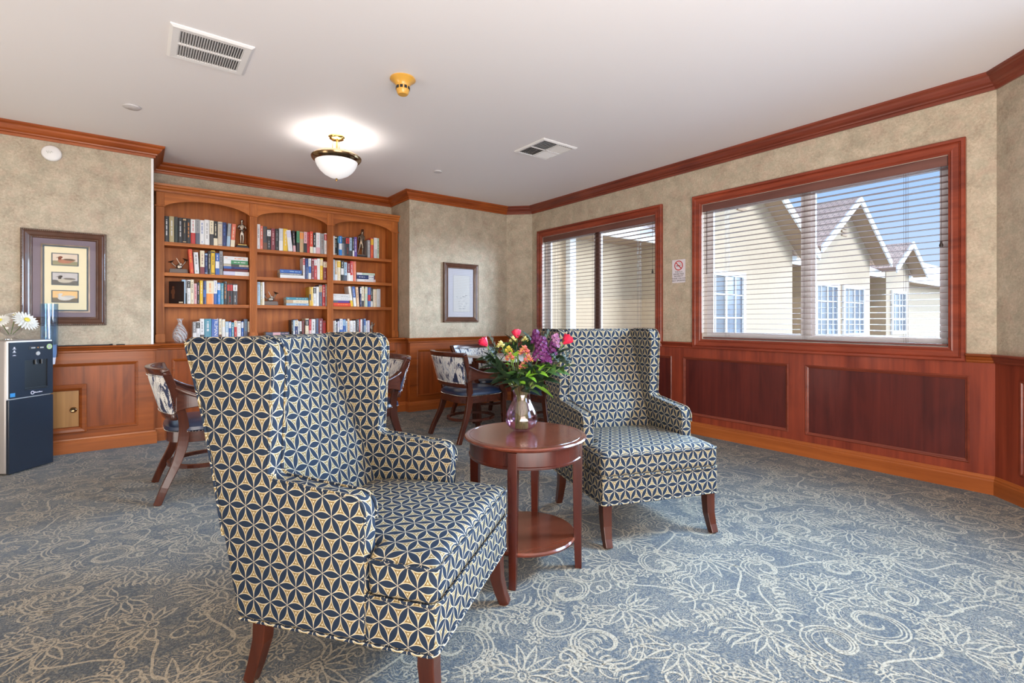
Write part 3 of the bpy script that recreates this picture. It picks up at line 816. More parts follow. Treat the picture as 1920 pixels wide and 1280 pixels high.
for i, (p, a, lab) in enumerate(spots):
    o = proto if i == 0 else copy_tree(proto)
    o.location = (p[0], p[1], 0); o.rotation_euler = (0, 0, math.radians(a)); o['label'] = lab

# ------------------------------------------------------------------ game table
gt = thing('game_table', (3.325, 4.22, 0), 0, 'white topped square game table with dark legs among the captain chairs by the picture wall', 'table')
M['whitetop'] = plain('white_laminate', srgb(214, 212, 208), 0.18, coat=0.4)
mb = MB(); mb.box(-.44, .44, -.44, .44, .728, .752); mb.build('tabletop', M['whitetop'], gt, bevel=.006, bseg=3)
mb = MB(); mb.box(-.38, .38, -.38, .38, .672, .728); mb.build('apron', M['dark_x'], gt, bevel=.004)
for sx in (-1, 1):
    for sy in (-1, 1):
        mb = MB(); mb.bar([(sx * .36, sy * .36, .68), (sx * .36, sy * .36, .3), (sx * .365, sy * .365, 0)], .058, .058, up=(0, 1, 0), scales=[1, .9, .62]); mb.build('leg', M['dark_z'], gt, bevel=.003)
# ------------------------------------------------------------------ bookcase
BX = [(.144, .211), (.967, 1.039), (1.787, 1.856), (2.599, 2.676)]      # pilasters
BAYS = {1: (.211, .967), 2: (1.039, 1.787), 3: (1.856, 2.599)}
FY = 5.965; BY = 6.196; SHZ = {1: 1.917, 2: 1.613, 3: 1.303, 4: .9155}
bc = thing('bookcase', (1.41, 6.08, .9155), 0, 'built in wooden bookcase with three arched bays standing on the wall cupboard', 'bookcase')
def bcp(mb, name, mat, **kw):
    for i, v in enumerate(mb.v): mb.v[i] = (v[0] - 1.41, v[1] - 6.08, v[2] - .9155)
    return mb.build(name, mat, bc, **kw)
mb = MB(); mb.box(.13, 2.684, BY - .012, BY, .9155, 2.42); bcp(mb, 'back_panel', M['case_z'])
for k, (a, b) in enumerate(BX):
    mb = MB(); z0, z1 = 1.0, 2.262; nf = 5
    mb.box(a, b, FY + .006, BY - .012, .9155, 2.42)
    pw = (b - a); fw = pw * .72 / nf; xs = a + pw * .14                      # fluted shaft
    mb.box(a, a + pw * .14, FY, FY + .008, z0, z1); mb.box(b - pw * .14, b, FY, FY + .008, z0, z1)
    for i in range(nf): mb.box(xs + fw * (i + .18), xs + fw * (i + .82), FY, FY + .008, z0 + .012, z1 - .012)
    bcp(mb, 'pilaster', M['case_z'])
    mb = MB(); mb.prism([(a - .006, .9165), (b + .006, .9165), (b + .006, .992), (b - .006, 1.004), (a + .006, 1.004), (a - .006, .992)], FY - .012, FY + .006, 'y'); bcp(mb, 'plinth_block', M['case_z'], bevel=.002)
    mb = MB(); mb.box(a - .010, b + .010, FY - .014, FY + .006, 2.258, 2.272); mb.box(a, b, FY - .006, FY + .006, 2.272, 2.40); bcp(mb, 'capital', M['case_z'], bevel=.003)
for k, (x0, x1) in BAYS.items():
    n = 20; xm = (x0 + x1) / 2; hw = (x1 - x0) / 2 - .004; arcp = []
    for i in range(n + 1):
        t = -1 + 2 * i / n; arcp.append((xm + hw * t, 2.268 + .128 * math.sqrt(max(0, 1 - (t * .93) ** 2)) - .128 * math.sqrt(1 - .93 ** 2) + .0))
    mb = MB(); mb.prism([(x0, 2.43), (x0, 2.268)] + arcp + [(x1, 2.268), (x1, 2.43)], FY + .006, FY + .026, 'y'); bcp(mb, 'arch', M['case_x'])
    for s in (1, 2, 3):
        mb = MB(); mb.box(x0, x1, FY + .012, BY - .012, SHZ[s] - .036, SHZ[s]); bcp(mb, 'shelf', M['case_x'], bevel=.002)
mb = MB(); mb.box(.13, 2.684, FY + .004, BY, 2.405, 2.43)
cp = [(0, 2.405), (-.012, 2.405), (-.014, 2.425), (-.030, 2.436), (-.036, 2.452), (-.052, 2.458), (-.056, 2.478), (0, 2.478)]
mb.prism([(FY + .006 + y, z) for y, z in cp], .122, 2.70 - .012, 'x'); mb.box(.122, 2.688, FY + .006, BY, 2.43, 2.478); bcp(mb, 'cornice', M['case_x'])

# ------------------------------------------------------------------ books
BOOKS = [
 (1,1,'0.212 0.251 0.256 black white;0.252 0.293 0.258 khaki white;0.293 0.324 0.257 dark_green black;0.326 0.364 0.254 black white;0.364 0.397 0.255 black tan;0.397 0.433 0.254 black orange;0.433 0.474 0.251 red white;0.474 0.512 0.256 slate grey;0.512 0.551 0.252 white blue;0.552 0.598 0.261 white grey;0.598 0.634 0.257 charcoal cream;0.634 0.67 0.255 black cream;0.671 0.713 0.254 beige grey;0.711 0.752 0.252 navy blue;0.752 0.789 0.251 pale_blue grey;0.788 0.834 0.251 salmon salmon'),
 (1,2,'0.427 0.467 0.252 orange_red yellow;0.467 0.513 0.222 white white;0.514 0.553 0.241 cream maroon;0.555 0.582 0.22 navy pale_blue;0.582 0.61 0.242 black beige;0.61 0.648 0.251 yellow black;0.649 0.686 0.225 blue white;0.686 0.718 0.251 grey black'),
 (1,3,'0.356 0.388 0.244 pale_blue grey;0.388 0.402 0.242 black grey;0.402 0.43 0.243 white black;0.43 0.46 0.248 cream charcoal;0.46 0.486 0.21 pink red;0.487 0.51 0.22 black pink;0.511 0.54 0.243 yellow cream;0.54 0.569 0.241 navy blue;0.569 0.635 0.243 orange orange;0.635 0.666 0.249 blue white;0.667 0.695 0.227 bright_blue white;0.696 0.725 0.224 teal beige;0.725 0.756 0.244 black orange;0.757 0.809 0.221 brown_black red;0.812 0.853 0.22 charcoal white'),
 (1,4,'0.45 0.481 0.205 white grey;0.481 0.512 0.208 white black;0.513 0.551 0.235 white white;0.552 0.614 0.235 teal white;0.616 0.677 0.232 bright_blue white;0.68 0.707 0.235 cream brown;0.71 0.74 0.229 white cream;0.741 0.772 0.207 white pale_blue;0.772 0.795 0.207 blue white;0.796 0.822 0.197 teal white;0.823 0.849 0.226 red red;0.85 0.888 0.209 white grey;0.89 0.911 0.209 blue white;0.914 0.951 0.232 slate teal;0.952 0.969 0.207 brown brown'),
 (2,1,'1.041 1.075 0.273 white grey;1.075 1.103 0.256 salmon white;1.104 1.144 0.255 charcoal brown;1.144 1.182 0.23 black white;1.184 1.226 0.241 maroon pink;1.229 1.265 0.242 black grey;1.267 1.309 0.251 white silver;1.31 1.357 0.252 yellow cream;1.363 1.418 0.244 white lavender;1.418 1.45 0.246 black pink;1.451 1.484 0.242 black green;1.486 1.529 0.238 tan orange;1.53 1.565 0.24 black pink;1.567 1.596 0.241 red black;1.597 1.633 0.252 orange_red orange_red;1.636 1.665 0.24 black white;1.667 1.715 0.247 white pink;1.716 1.759 0.241 grey brown;1.761 1.791 0.248 white red'),
 (2,2,'1.522 1.542 0.243 white red;1.544 1.581 0.237 navy blue;1.582 1.614 0.241 white blue;1.615 1.645 0.242 maroon pink;1.646 1.679 0.247 red white;1.68 1.713 0.247 white cream;1.714 1.748 0.252 yellow cream;1.749 1.79 0.223 maroon maroon'),
 (2,3,'1.043 1.075 0.251 pale_blue grey;1.077 1.096 0.249 khaki white;1.096 1.117 0.252 white cream;1.588 1.61 0.22 mustard mustard;1.61 1.635 0.22 yellow cream;1.636 1.668 0.222 white white;1.669 1.699 0.225 white cream;1.7 1.739 0.25 slate tan;1.74 1.773 0.249 red white;1.774 1.791 0.259 grey grey'),
 (2,4,'1.396 1.414 0.222 black black;1.415 1.432 0.222 white pale_blue;1.433 1.467 0.23 navy cream;1.468 1.485 0.211 white white;1.486 1.509 0.208 black white;1.51 1.534 0.214 dark_red brown;1.548 1.587 0.239 cream cream;1.588 1.614 0.23 pink red;1.616 1.662 0.233 white white;1.663 1.695 0.24 slate blue;1.697 1.745 0.24 maroon white;1.749 1.781 0.216 red brown'),
 (3,1,'1.862 1.882 0.225 white beige;1.882 1.913 0.227 black cream;1.914 1.932 0.228 black teal;1.932 1.969 0.233 bright_blue white;1.971 1.993 0.225 grey black;1.994 2.015 0.225 slate black;2.015 2.06 0.228 black red;2.061 2.096 0.227 pale_blue pale_blue;2.097 2.117 0.235 black white;2.118 2.155 0.241 purple white;2.288 2.325 0.221 grey silver;2.33 2.364 0.25 orange_red yellow;2.367 2.41 0.255 silver white;2.411 2.439 0.254 pale_green pale_green'),
 (3,2,'1.862 1.883 0.249 pale_blue white;1.885 1.913 0.242 tan white;1.914 1.954 0.242 cream yellow;1.956 1.993 0.242 black white;1.994 2.03 0.226 pale_blue slate;2.031 2.069 0.22 white maroon;2.07 2.105 0.245 red white;2.107 2.143 0.245 salmon orange'),
 (3,3,'2.077 2.112 0.25 white yellow;2.113 2.152 0.249 white blue;2.153 2.188 0.245 peach peach;2.189 2.209 0.246 navy white;2.209 2.24 0.25 cream cream;2.241 2.253 0.225 tan tan;2.254 2.287 0.249 pale_green cream;2.288 2.327 0.243 blue red;2.328 2.354 0.239 black white;2.358 2.405 0.222 cream pink;2.406 2.455 0.227 silver white'),
 (3,4,'1.864 1.876 0.211 white white;1.877 1.898 0.215 white green;1.899 1.917 0.203 slate white;1.918 1.938 0.21 white lavender;1.941 1.978 0.236 blue white;1.978 2.016 0.233 blue pale_blue;2.017 2.035 0.213 pale_blue white;2.037 2.062 0.238 peach peach;2.064 2.1 0.215 white grey;2.101 2.136 0.215 white slate;2.137 2.177 0.231 charcoal grey;2.178 2.196 0.231 red red;2.197 2.22 0.231 white pink;2.221 2.241 0.239 navy slate;2.242 2.264 0.239 pale_blue blue;2.266 2.283 0.21 white white;2.284 2.316 0.218 lavender white'),
]
STACKS = [
 (1,2,0.721,0.964,'0.044 lavender white;0.026 dark_red charcoal;0.026 navy blue;0.026 beige charcoal;0.041 green white;0.041 white orange'),
 (2,2,1.274,1.52,'0.038 white white;0.02 grey white;0.04 blue pale_blue'),
 (2,3,1.339,1.583,'0.027 pale_blue blue;0.038 cream tan;0.03 teal pale_green'),
 (2,4,1.127,1.385,'0.027 black grey;0.027 grey khaki;0.033 slate pink'),
 (3,2,2.147,2.387,'0.034 white pink;0.05 navy white;0.029 pale_green white'),
 (3,3,1.864,2.07,'0.043 orange_red orange;0.028 purple slate;0.04 white silver;0.02 white grey;0.02 white white'),
]
COLS = dict(black=(30, 30, 32), white=(224, 224, 224), khaki=(178, 162, 120), dark_green=(38, 48, 42), tan=(190, 160, 120), orange=(232, 140, 60), red=(190, 46, 46),
    slate=(86, 92, 110), grey=(142, 142, 144), blue=(52, 96, 170), charcoal=(64, 62, 66), cream=(226, 214, 186), beige=(198, 184, 164), navy=(36, 48, 98), pale_blue=(158, 186, 208),
    salmon=(216, 112, 88), orange_red=(218, 74, 46), yellow=(226, 184, 40), maroon=(124, 44, 56), pink=(216, 168, 172), bright_blue=(20, 120, 200), teal=(64, 136, 158),
    brown_black=(44, 30, 28), brown=(104, 66, 46), silver=(196, 198, 202), lavender=(200, 200, 224), mustard=(196, 152, 44), green=(70, 140, 96), dark_red=(112, 34, 34), purple=(98, 68, 150),
    pale_green=(186, 208, 188), peach=(232, 190, 150))
WORD = {'brown_black': 'dark brown', 'orange_red': 'orange-red'}
word = lambda c: WORD.get(c, c.replace('_', ' '))
BM = {}
def bmat(c):
    if c not in BM: BM[c] = plain('cover_' + c, srgb(*COLS[c]), 0.42, coat=0.15)
    return BM[c]
M['pages'] = plain('book_pages', srgb(214, 204, 182), 0.8)
def book_mesh(w, h, d, c1, c2, rnd):
    """spine faces -y at y=0, x across the thickness, z up"""
    mb = MB(); t = .0022
    mb.box(0, w, 0, d, 0, h) if False else None
    mb.box(0, t, .003, d, 0, h, 0); mb.box(w - t, w, .003, d, 0, h, 0)
    r = min(w * .22, .006)
    mb.prism([(0, .004), (w * .12, r * .25), (w * .3, 0), (w * .7, 0), (w * .88, r * .25), (w, .004)], 0, h, 'z', 0)
    mb.box(t, w - t, .004, d - .004, .004, h - .004, 1)
    k = rnd.random(); e = -.0006
    def band(z0, z1, m=2, f=.84): mb.box(w * (1 - f) / 2, w * (1 + f) / 2, e, .002, z0 * h, z1 * h, m)
    def letters(z0, z1, m, wid=.34):
        z = z0; wid *= .72; left = rnd.randint(3, 7)
        while z < z1 - .01:
            l = rnd.uniform(.010, .024)
            mb.box(w * (.5 - wid / 2), w * (.5 + wid / 2), e - .0003, .002, z * h, (z + l) * h, m); z += l + rnd.uniform(.010, .014); left -= 1
            if left <= 0: z += .035; left = rnd.randint(3, 8)
    if k < .2: letters(.45, .90, 2, .42); letters(.06, .16, 2, .26)
    elif k < .38: band(.66, .95, 2, .98); letters(.70, .92, 0, .36); letters(.12, .45, 2, .24)
    elif k < .55: band(0, .30, 2, 1); letters(.42, .90, 2, .36)
    elif k < .68: band(.45, 1, 2, 1); letters(.52, .94, 0, .34)
    elif k < .84: letters(.25, .88, 2, .40)
    elif k < .94: band(.90, .96); band(.04, .07); letters(.40, .82, 2, .30)
    else: band(.30, .62, 2, .9); letters(.68, .94, 2, .34)
    return mb
ORD = 'first second third fourth fifth sixth seventh eighth ninth tenth eleventh twelfth thirteenth fourteenth fifteenth sixteenth seventeenth eighteenth nineteenth twentieth'.split()
BAYN = {1: 'bay beside duck print', 2: 'middle bay', 3: 'bay nearest windows'}
SHN = {1: 'top shelf', 2: 'second shelf', 3: 'third shelf', 4: 'lowest ledge'}
rnd = random.Random(5); LEANING = {(2, 1, 8): -.10, (1, 2, 0): -.07, (1, 2, 1): -.05, (3, 3, 0): -.13, (3, 3, 1): -.09, (3, 3, 2): -.06, (1, 1, 14): .05, (1, 1, 15): .06, (2, 1, 9): -.05}
for (bay, sh, row) in BOOKS:
    for k, it in enumerate(row.split(';')):
        x0, x1, h, c1, c2 = it.split(); x0, x1, h = float(x0), float(x1), float(h); w = x1 - x0 - .0012; lean = LEANING.get((bay, sh, k), 0)
        if lean: w *= .86
        y0 = FY + .022 + rnd.uniform(0, .012); d = min(.155 + rnd.uniform(-.02, .01), BY - .014 - y0)
        mb = book_mesh(w, h * (1 - .02 * bool(lean)), d, c1, c2, rnd)
        if (bay, sh, k) == (1, 4, 4): pass
        o = mb.build('book', [bmat(c1), M['pages'], bmat(c2 if c2 != c1 else ('charcoal' if c1 in ('white', 'cream', 'peach', 'tan', 'mustard', 'pale_blue', 'pale_green') else 'cream'))], loc=(x0 + (w * .0), y0, SHZ[sh] + .0005), fix=False)
        if lean:
            px = x0 if lean > 0 else x0
            hz = w * math.sin(lean) if lean > 0 else 0
            o.rotation_euler = (0, lean, 0); o.location.z = SHZ[sh] + .0008 + (w * math.sin(abs(lean)) if lean > 0 else 0)
            if lean < 0: o.location.x = x0 + abs(lean) * .0 + .0
        cc = word(c1) + (' and ' + word(c2) if c2 != c1 else '')
        tag(o, '%s book, %s from the duck-print side, %s, %s' % (cc, ORD[k], SHN[sh], BAYN[bay]), 'book', 'upright books, %s, %s' % (SHN[sh], BAYN[bay]))
PLACE = ['lowest', 'second', 'third', 'fourth', 'fifth', 'sixth']
for (bay, sh, x0, x1, row) in STACKS:
    z = SHZ[sh] + .0005; its = row.split(';')
    for k, it in enumerate(its):
        h, c1, c2 = it.split(); h = float(h) - .0008; L = (x1 - x0) * (1 if k == 0 else rnd.uniform(.93, .995)); d = .15
        mb = book_mesh(h, L, d, c1, c2, rnd)
        mb.v = [(v[2], v[1], h - v[0]) for v in mb.v]
        o = mb.build('book', [bmat(c1), M['pages'], bmat(c2)], loc=(x0 + rnd.uniform(0, .004), FY + .024 + rnd.uniform(0, .01), z), fix=False); z += h + .0006
        tag(o, '%s book, %s up in flat stack, %s, %s' % (word(c1) + (' and ' + word(c2) if c2 != c1 else ''), PLACE[k] if k else 'bottom one', SHN[sh], BAYN[bay]) if k else
            '%s book, bottom of the flat stack, %s, %s' % (word(c1) + (' and ' + word(c2) if c2 != c1 else ''), SHN[sh], BAYN[bay]), 'book', 'books lying flat, %s, %s' % (SHN[sh], BAYN[bay]))
# book shown by its front cover
mb = MB(); mb.box(0, .150, 0, .003, 0, .225, 0); mb.box(0, .150, .020, .023, 0, .225, 0); mb.box(0, .146, .003, .020, .003, .222, 1); mb.box(0, .003, 0, .023, 0, .225, 0)
mb.box(.03, .055, -.0006, 0, .05, .15, 2); mb.box(.022, .06, -.0008, 0, .10, .135, 2); mb.sphere((.043, 0, .165), .012, 8, 6, 2, sc=(1, .05, 1)); mb.box(.10, .14, -.0006, 0, .006, .02, 3)
o = mb.build('book', [bmat('brown_black'), M['pages'], bmat('brown'), bmat('cream')], loc=(.252, FY + .10, SHZ[3] + .0005), fix=False, rotz=-.62)
tag(o, 'dark book turned to show a brown statue on its cover, third shelf', 'book')
def text_mesh(body, size, mat, name='lettering', parent=None, ext=0.0004, align='CENTER'):
    c = bpy.data.curves.new(name, 'FONT'); c.body = body; c.size = size; c.extrude = ext; c.align_x = align; c.align_y = 'CENTER'
    t = bpy.data.objects.new(name, c); COL.objects.link(t)
    bpy.context.view_layer.update(); dg = bpy.context.evaluated_depsgraph_get()
    me = bpy.data.meshes.new_from_object(t.evaluated_get(dg)); bpy.data.objects.remove(t)
    me.materials.clear(); me.materials.append(mat); o = bpy.data.objects.new(name, me); COL.objects.link(o); o.parent = parent; return o
# the thick blue book's title
tb = [o for o in COL.objects if o.get('label', '').startswith('bright blue and white book, fifth from the duck-print side, lowest ledge, bay beside')][0]
w = .060; mbb = MB(); mbb.box(0, w, 0, .15, 0, .232, 0); mbb.box(.003, w - .003, .004, .148, .003, .2325, 1)
me = tb.data; nb = mbb.build('tmp', [bmat('blue'), M['pages']], fix=False); tb.data = nb.data; bpy.data.objects.remove(nb)
tx = text_mesh('TRUMAN', .044, bmat('white'), 'title_lettering', tb); tx.rotation_euler = (PI / 2, PI / 2, 0); tx.location = (w * .62, -.0006, .150)
del tx

# ------------------------------------------------------------------ statuettes and decanter
M['pewter'] = plain('dark_pewter', srgb(150, 140, 128), 0.3, 1.0)
M['bronze'] = plain('bronze', srgb(120, 104, 88), 0.32, 0.9)
M['black_base'] = plain('black_base', srgb(28, 26, 26), 0.3)
M['grey_base'] = plain('grey_stone_base', srgb(110, 96, 88), 0.5)
def skin_body(chains, name, mat, parent):
    """continuous figure: chains of (x,y,z,r)"""
    me = bpy.data.meshes.new(name); vs, es, rs = [], [], []
    key = {}
    for ch in chains:
        prev = None
        for (x, y, z, r) in ch:
            k = (round(x, 4), round(y, 4), round(z, 4))
            if k not in key: key[k] = len(vs); vs.append((x, y, z)); rs.append(r)
            if prev is not None: es.append((prev, key[k]))
            prev = key[k]
    me.from_pydata(vs, es, []); o = bpy.data.objects.new(name, me); COL.objects.link(o); o.parent = parent
    s = o.modifiers.new('skin', 'SKIN'); s.use_smooth_shade = True
    for i, r in enumerate(rs): me.skin_vertices[0].data[i].radius = (r, r)
    me.skin_vertices[0].data[0].use_root = True
    q = o.modifiers.new('sub', 'SUBSURF'); q.levels = 1; q.render_levels = 2
    me.materials.append(mat); return o
# standing figure, arms folded
e = thing('figure_statuette', (.905, 6.055, SHZ[1]), 0, 'slim dark metal standing figure with folded arms on a stepped base, top shelf', 'statuette')
mb = MB(); mb.box(-.062, .062, -.045, .045, .0005, .018); mb.box(-.052, .052, -.038, .038, .018, .030); mb.box(-.044, .044, -.032, .032, .030, .042, 1); mb.build('base', [M['black_base'], M['brass']], e, bevel=.002)
k = 1.0
skin_body([[(0, 0, .170, .016), (0, 0, .205, .017), (0, 0, .240, .023), (0, 0, .262, .012), (0, 0, .272, .009), (0, -.002, .296, .020), (0, 0, .314, .017)],
           [(0, 0, .170, .016), (-.012, 0, .150, .015), (-.012, -.002, .105, .010), (-.009, .002, .052, .006)],
           [(0, 0, .170, .016), (.012, 0, .150, .015), (.013, -.002, .105, .010), (.009, .002, .052, .006)],
           [(0, 0, .240, .023), (-.030, 0, .245, .011), (-.042, -.004, .215, .008), (-.020, -.022, .198, .006), (.012, -.024, .202, .005)],
           [(0, 0, .240, .023), (.030, 0, .245, .011), (.042, -.004, .212, .008), (.022, -.022, .188, .006), (-.010, -.026, .190, .005)],
           [(-.009, .002, .052, .006), (-.010, -.016, .045, .004)], [(.009, .002, .052, .006), (.010, -.016, .045, .004)]], 'figure', M['pewter'], e)
# walking golfer
e = thing('golfer_statuette', (2.225, 6.055, SHZ[1]), 0, 'dark bronze walking man in knickerbockers on a small block, top shelf nearest the windows', 'statuette')
mb = MB(); mb.box(-.062, .062, -.038, .038, .0005, .026, 1); mb.box(-.056, .056, -.034, .034, .026, .036); mb.build('base', [M['grey_base'], M['black_base']], e, bevel=.002)
skin_body([[(0, 0, .195, .020), (.004, 0, .235, .024), (.008, 0, .270, .026), (.014, 0, .294, .011), (.018, 0, .316, .022), (.019, 0, .336, .019)],
           [(0, 0, .195, .020), (-.010, .004, .170, .018), (-.016, .004, .128, .017), (-.022, .004, .108, .009), (-.042, .004, .050, .006), (-.052, 0, .042, .005)],
           [(0, 0, .195, .020), (.012, -.004, .168, .018), (.020, -.006, .124, .017), (.018, -.004, .106, .009), (.014, -.002, .050, .006), (.032, -.004, .042, .005)],
           [(.008, 0, .270, .026), (-.026, .006, .268, .012), (-.034, .004, .232, .009), (-.026, -.012, .205, .006)],
           [(.008, 0, .270, .026), (.038, -.004, .262, .012), (.036, -.008, .226, .009), (.030, -.014, .198, .006)]], 'figure', M['bronze'], e)
mb = MB(); mb.tube([(.032, -.018, .205), (.05, -.018, .12), (.052, -.018, .037)], .0022, 6); mb.build('club', M['bronze'], e)
mb = MB(); mb.lathe([(0, 0), (.020, 0), (.017, .006), (.012, .012), (0, .014)], 14, (.019, 0, .342)); mb.build('cap', M['bronze'], e)
# crossed instruments on plinths
def horns(loc, label, s):
    e = thing('instrument_statuette', loc, 0, label, 'statuette', 'small metal instrument statuettes')
    mb = MB(); mb.prism([(-.062 * s, .0005), (.062 * s, .0005), (.056 * s, .034 * s), (-.056 * s, .034 * s)], -.032, .032, 'y'); mb.build('base', M['grey_base'], e, bevel=.002)
    for (x0, x1, z1, dy) in ((.012, -.048, .085, 0.006), (-.014, .046, .105, -.006)):
        p = smooth_path([(x0 * s, dy, .034 * s), ((x0 * .4 + x1 * .5) * s, dy, .055 * s), (x1 * .92 * s, dy, .080 * s if z1 < .1 else .088 * s), (x1 * s, dy, z1 * s + .004)], 5)
        rr = [.0045 + .014 * (i / (len(p) - 1)) ** 5 for i in range(len(p))]
        mb = MB(); mb.tube(p, rr, 10); mb.build('horn', M['pewter'], e)
        mb = MB(); q = p[-1]; mb.lathe([(.006, -.008), (.014, -.002), (.030, .005), (.027, .006), (.010, .0)], 16, M=Matrix.Translation(q) @ Matrix.Rotation(.35 if x1 > 0 else -.35, 4, 'Y')); mb.build('horn_bell', M['bronze'], e)
    mb = MB(); mb.sphere((.004 * s, -.012, .052 * s), .020 * s, 12, 8, sc=(1, .35, 1)); mb.sphere((.012 * s, -.012, .072 * s), .011 * s, 12, 8, sc=(1, .35, 1)); mb.bar([(.010 * s, -.012, .070 * s), (-.014 * s, -.012, .118 * s)], .007, .005); mb.build('guitar', M['pewter'], e)
    mb = MB(); mb.tube([(-.020 * s, 0, .036 * s), (.034 * s, 0, .060 * s)], .003, 6); mb.build('stand_rod', M['pewter'], e)
horns((.333, 6.06, SHZ[2]), 'small metal statuette of crossed horns on a grey plinth, second shelf beside the duck print', 1.3)
horns((1.185, 6.06, SHZ[3]), 'small metal statuette of crossed horns and guitar on a grey plinth, middle bay', 1.3)
e = thing('figure_statuette', (2.372, 6.05, SHZ[4]), 0, 'tiny dark metal figure group on the lowest ledge nearest the windows', 'statuette')
mb = MB(); mb.box(-.03, .03, -.025, .025, .0005, .03); mb.build('base', M['black_base'], e, bevel=.002)
skin_body([[(-.008, 0, .11, .014), (-.008, 0, .15, .015), (-.006, 0, .178, .008), (-.006, 0, .198, .011)], [(-.008, 0, .11, .014), (-.014, 0, .07, .009), (-.014, 0, .030, .007)], [(-.008, 0, .11, .014), (.002, 0, .07, .009), (.004, 0, .030, .007)],
           [(-.008, 0, .15, .015), (.014, -.004, .155, .008), (.024, -.006, .185, .005)], [(-.008, 0, .15, .015), (-.026, 0, .145, .008), (-.026, -.006, .11, .005)]], 'figure', M['pewter'], e)
# decanter
mb = MB(); mb.lathe([(0, .0), (.036, .0), (.046, .012), (.062, .045), (.066, .075), (.058, .115), (.040, .150), (.022, .180), (.017, .200), (.022, .222), (.031, .236), (.028, .236), (.018, .220), (.013, .200), (.018, .180), (.036, .148), (.053, .113), (.060, .075), (.055, .045), (.040, .014), (0, .010)], 14, mi=0, smooth=False)
def crystal():
    m = NM('cut_glass'); m.color((0.9, 0.92, 0.95, 1)); m.p(Roughness=0.12); tr = m.n('ShaderNodeBsdfTransparent')
    w = m.n('ShaderNodeTexWave', bands_direction='DIAGONAL'); m.link(m.coord('Object'), w.inputs['Vector']); w.inputs['Scale'].default_value = 14; w.inputs['Distortion'].default_value = 3
    m.bump(w.outputs['Fac'], 0.9, 0.01); mx = m.n('ShaderNodeMixShader'); m.set(mx.inputs[0], m.math('ADD', m.math('MULTIPLY', m.math('POWER', w.outputs['Fac'], 2.0), 0.38), 0.08))
    m.link(tr.outputs[0], mx.inputs[1]); m.link(m.b.outputs[0], mx.inputs[2]); m.link(mx.outputs[0], m.out.inputs[0]); return m.mat
M['cut_glass'] = crystal()
o = mb.build('glass_decanter', M['cut_glass'], loc=(.338, 5.93, SHZ[4]), bevel=0)
tag(o, 'clear cut glass decanter with a flared neck on the ledge under the bookcase', 'decanter')
# ------------------------------------------------------------------ framed pictures
FR = [(0, .0), (0, -.020), (.006, -.030), (.014, -.033), (.022, -.028), (.030, -.030), (.046, -.024), (.056, -.018), (.060, -.022), (.068, -.018), (.072, -.012), (.072, 0)]
M['frame_brown'] = plain('frame_brown', srgb(92, 58, 42), 0.3, coat=0.3, noise=.3)
M['frame_silver'] = plain('frame_antique_silver', srgb(150, 134, 120), 0.35, 0.6, noise=.5)
M['mat_violet'] = plain('violet_grey_mount', srgb(122, 108, 118), 0.75, noise=.06)
M['mat_pale'] = plain('pale_mount', srgb(176, 174, 182), 0.75)
M['cream_card'] = plain('cream_card', srgb(226, 214, 178), 0.75)
M['teal_line'] = plain('slate_fillet', srgb(72, 84, 92), 0.6)
def picture(name, x, z0, z1, w, label, i, s):
    WM = wall_matrix(i)
    e = thing(name, (0, 0, 0), 0, label, 'picture', 'framed pictures'); e.matrix_world = WM @ Matrix.Translation((s, -.001, z0))
    h = z1 - z0; mb = MB(); mb.rectframe(0, w, 0, h, FR); mb.build('picture_frame', M['frame_brown'], e)
    mb = MB()                                                            # beaded ornament round the rim and the sight edge
    for (ins, y, r, st) in ((.008, -.033, .0052, .0125), (.062, -.022, .0032, .0105)):
        for (ax0, az0, ax1, az1) in ((ins, ins, w - ins, ins), (w - ins, ins, w - ins, h - ins), (w - ins, h - ins, ins, h - ins), (ins, h - ins, ins, ins)):
            L = math.hypot(ax1 - ax0, az1 - az0); n = int(L / st)
            for k in range(n):
                t = k / n; mb.sphere((ax0 + (ax1 - ax0) * t, y + .001, az0 + (az1 - az0) * t), r, 6, 4, sc=(1, .5, 1))
    mb.build('bead_ornament', M['frame_silver'], e)
    return e, w, h
e, w, h = picture('duck_print', 0, 1.092, 1.893, .544, 'framed print of three waterfowl stamps on a violet mount, on the plain wall', 0, -.763 + 2.6)
mb = MB(); mb.box(.06, w - .06, -.008, -.003, .06, h - .06); mb.build('mount', M['mat_violet'], e)
cx0, cx1, cz0, cz1 = .144, .411, .133, .663
mb = MB(); mb.rectframe(cx0 - .022, cx1 + .022, cz0 - .022, cz1 + .022, [(0, -.008), (0, -.012), (.010, -.013), (.010, -.008)]); mb.build('inner_fillet', M['frame_silver'], e)
mb = MB(); mb.box(cx0 - .012, cx1 + .012, -.0095, -.008, cz0 - .012, cz1 + .012); mb.build('fillet_line', M['teal_line'], e)
mb = MB(); mb.box(cx0, cx1, -.0105, -.0095, cz0, cz1); mb.build('card', M['cream_card'], e)
def flat(mb, pts, y, mi): mb.prism(pts, y - .0005, y, 'y', mi)
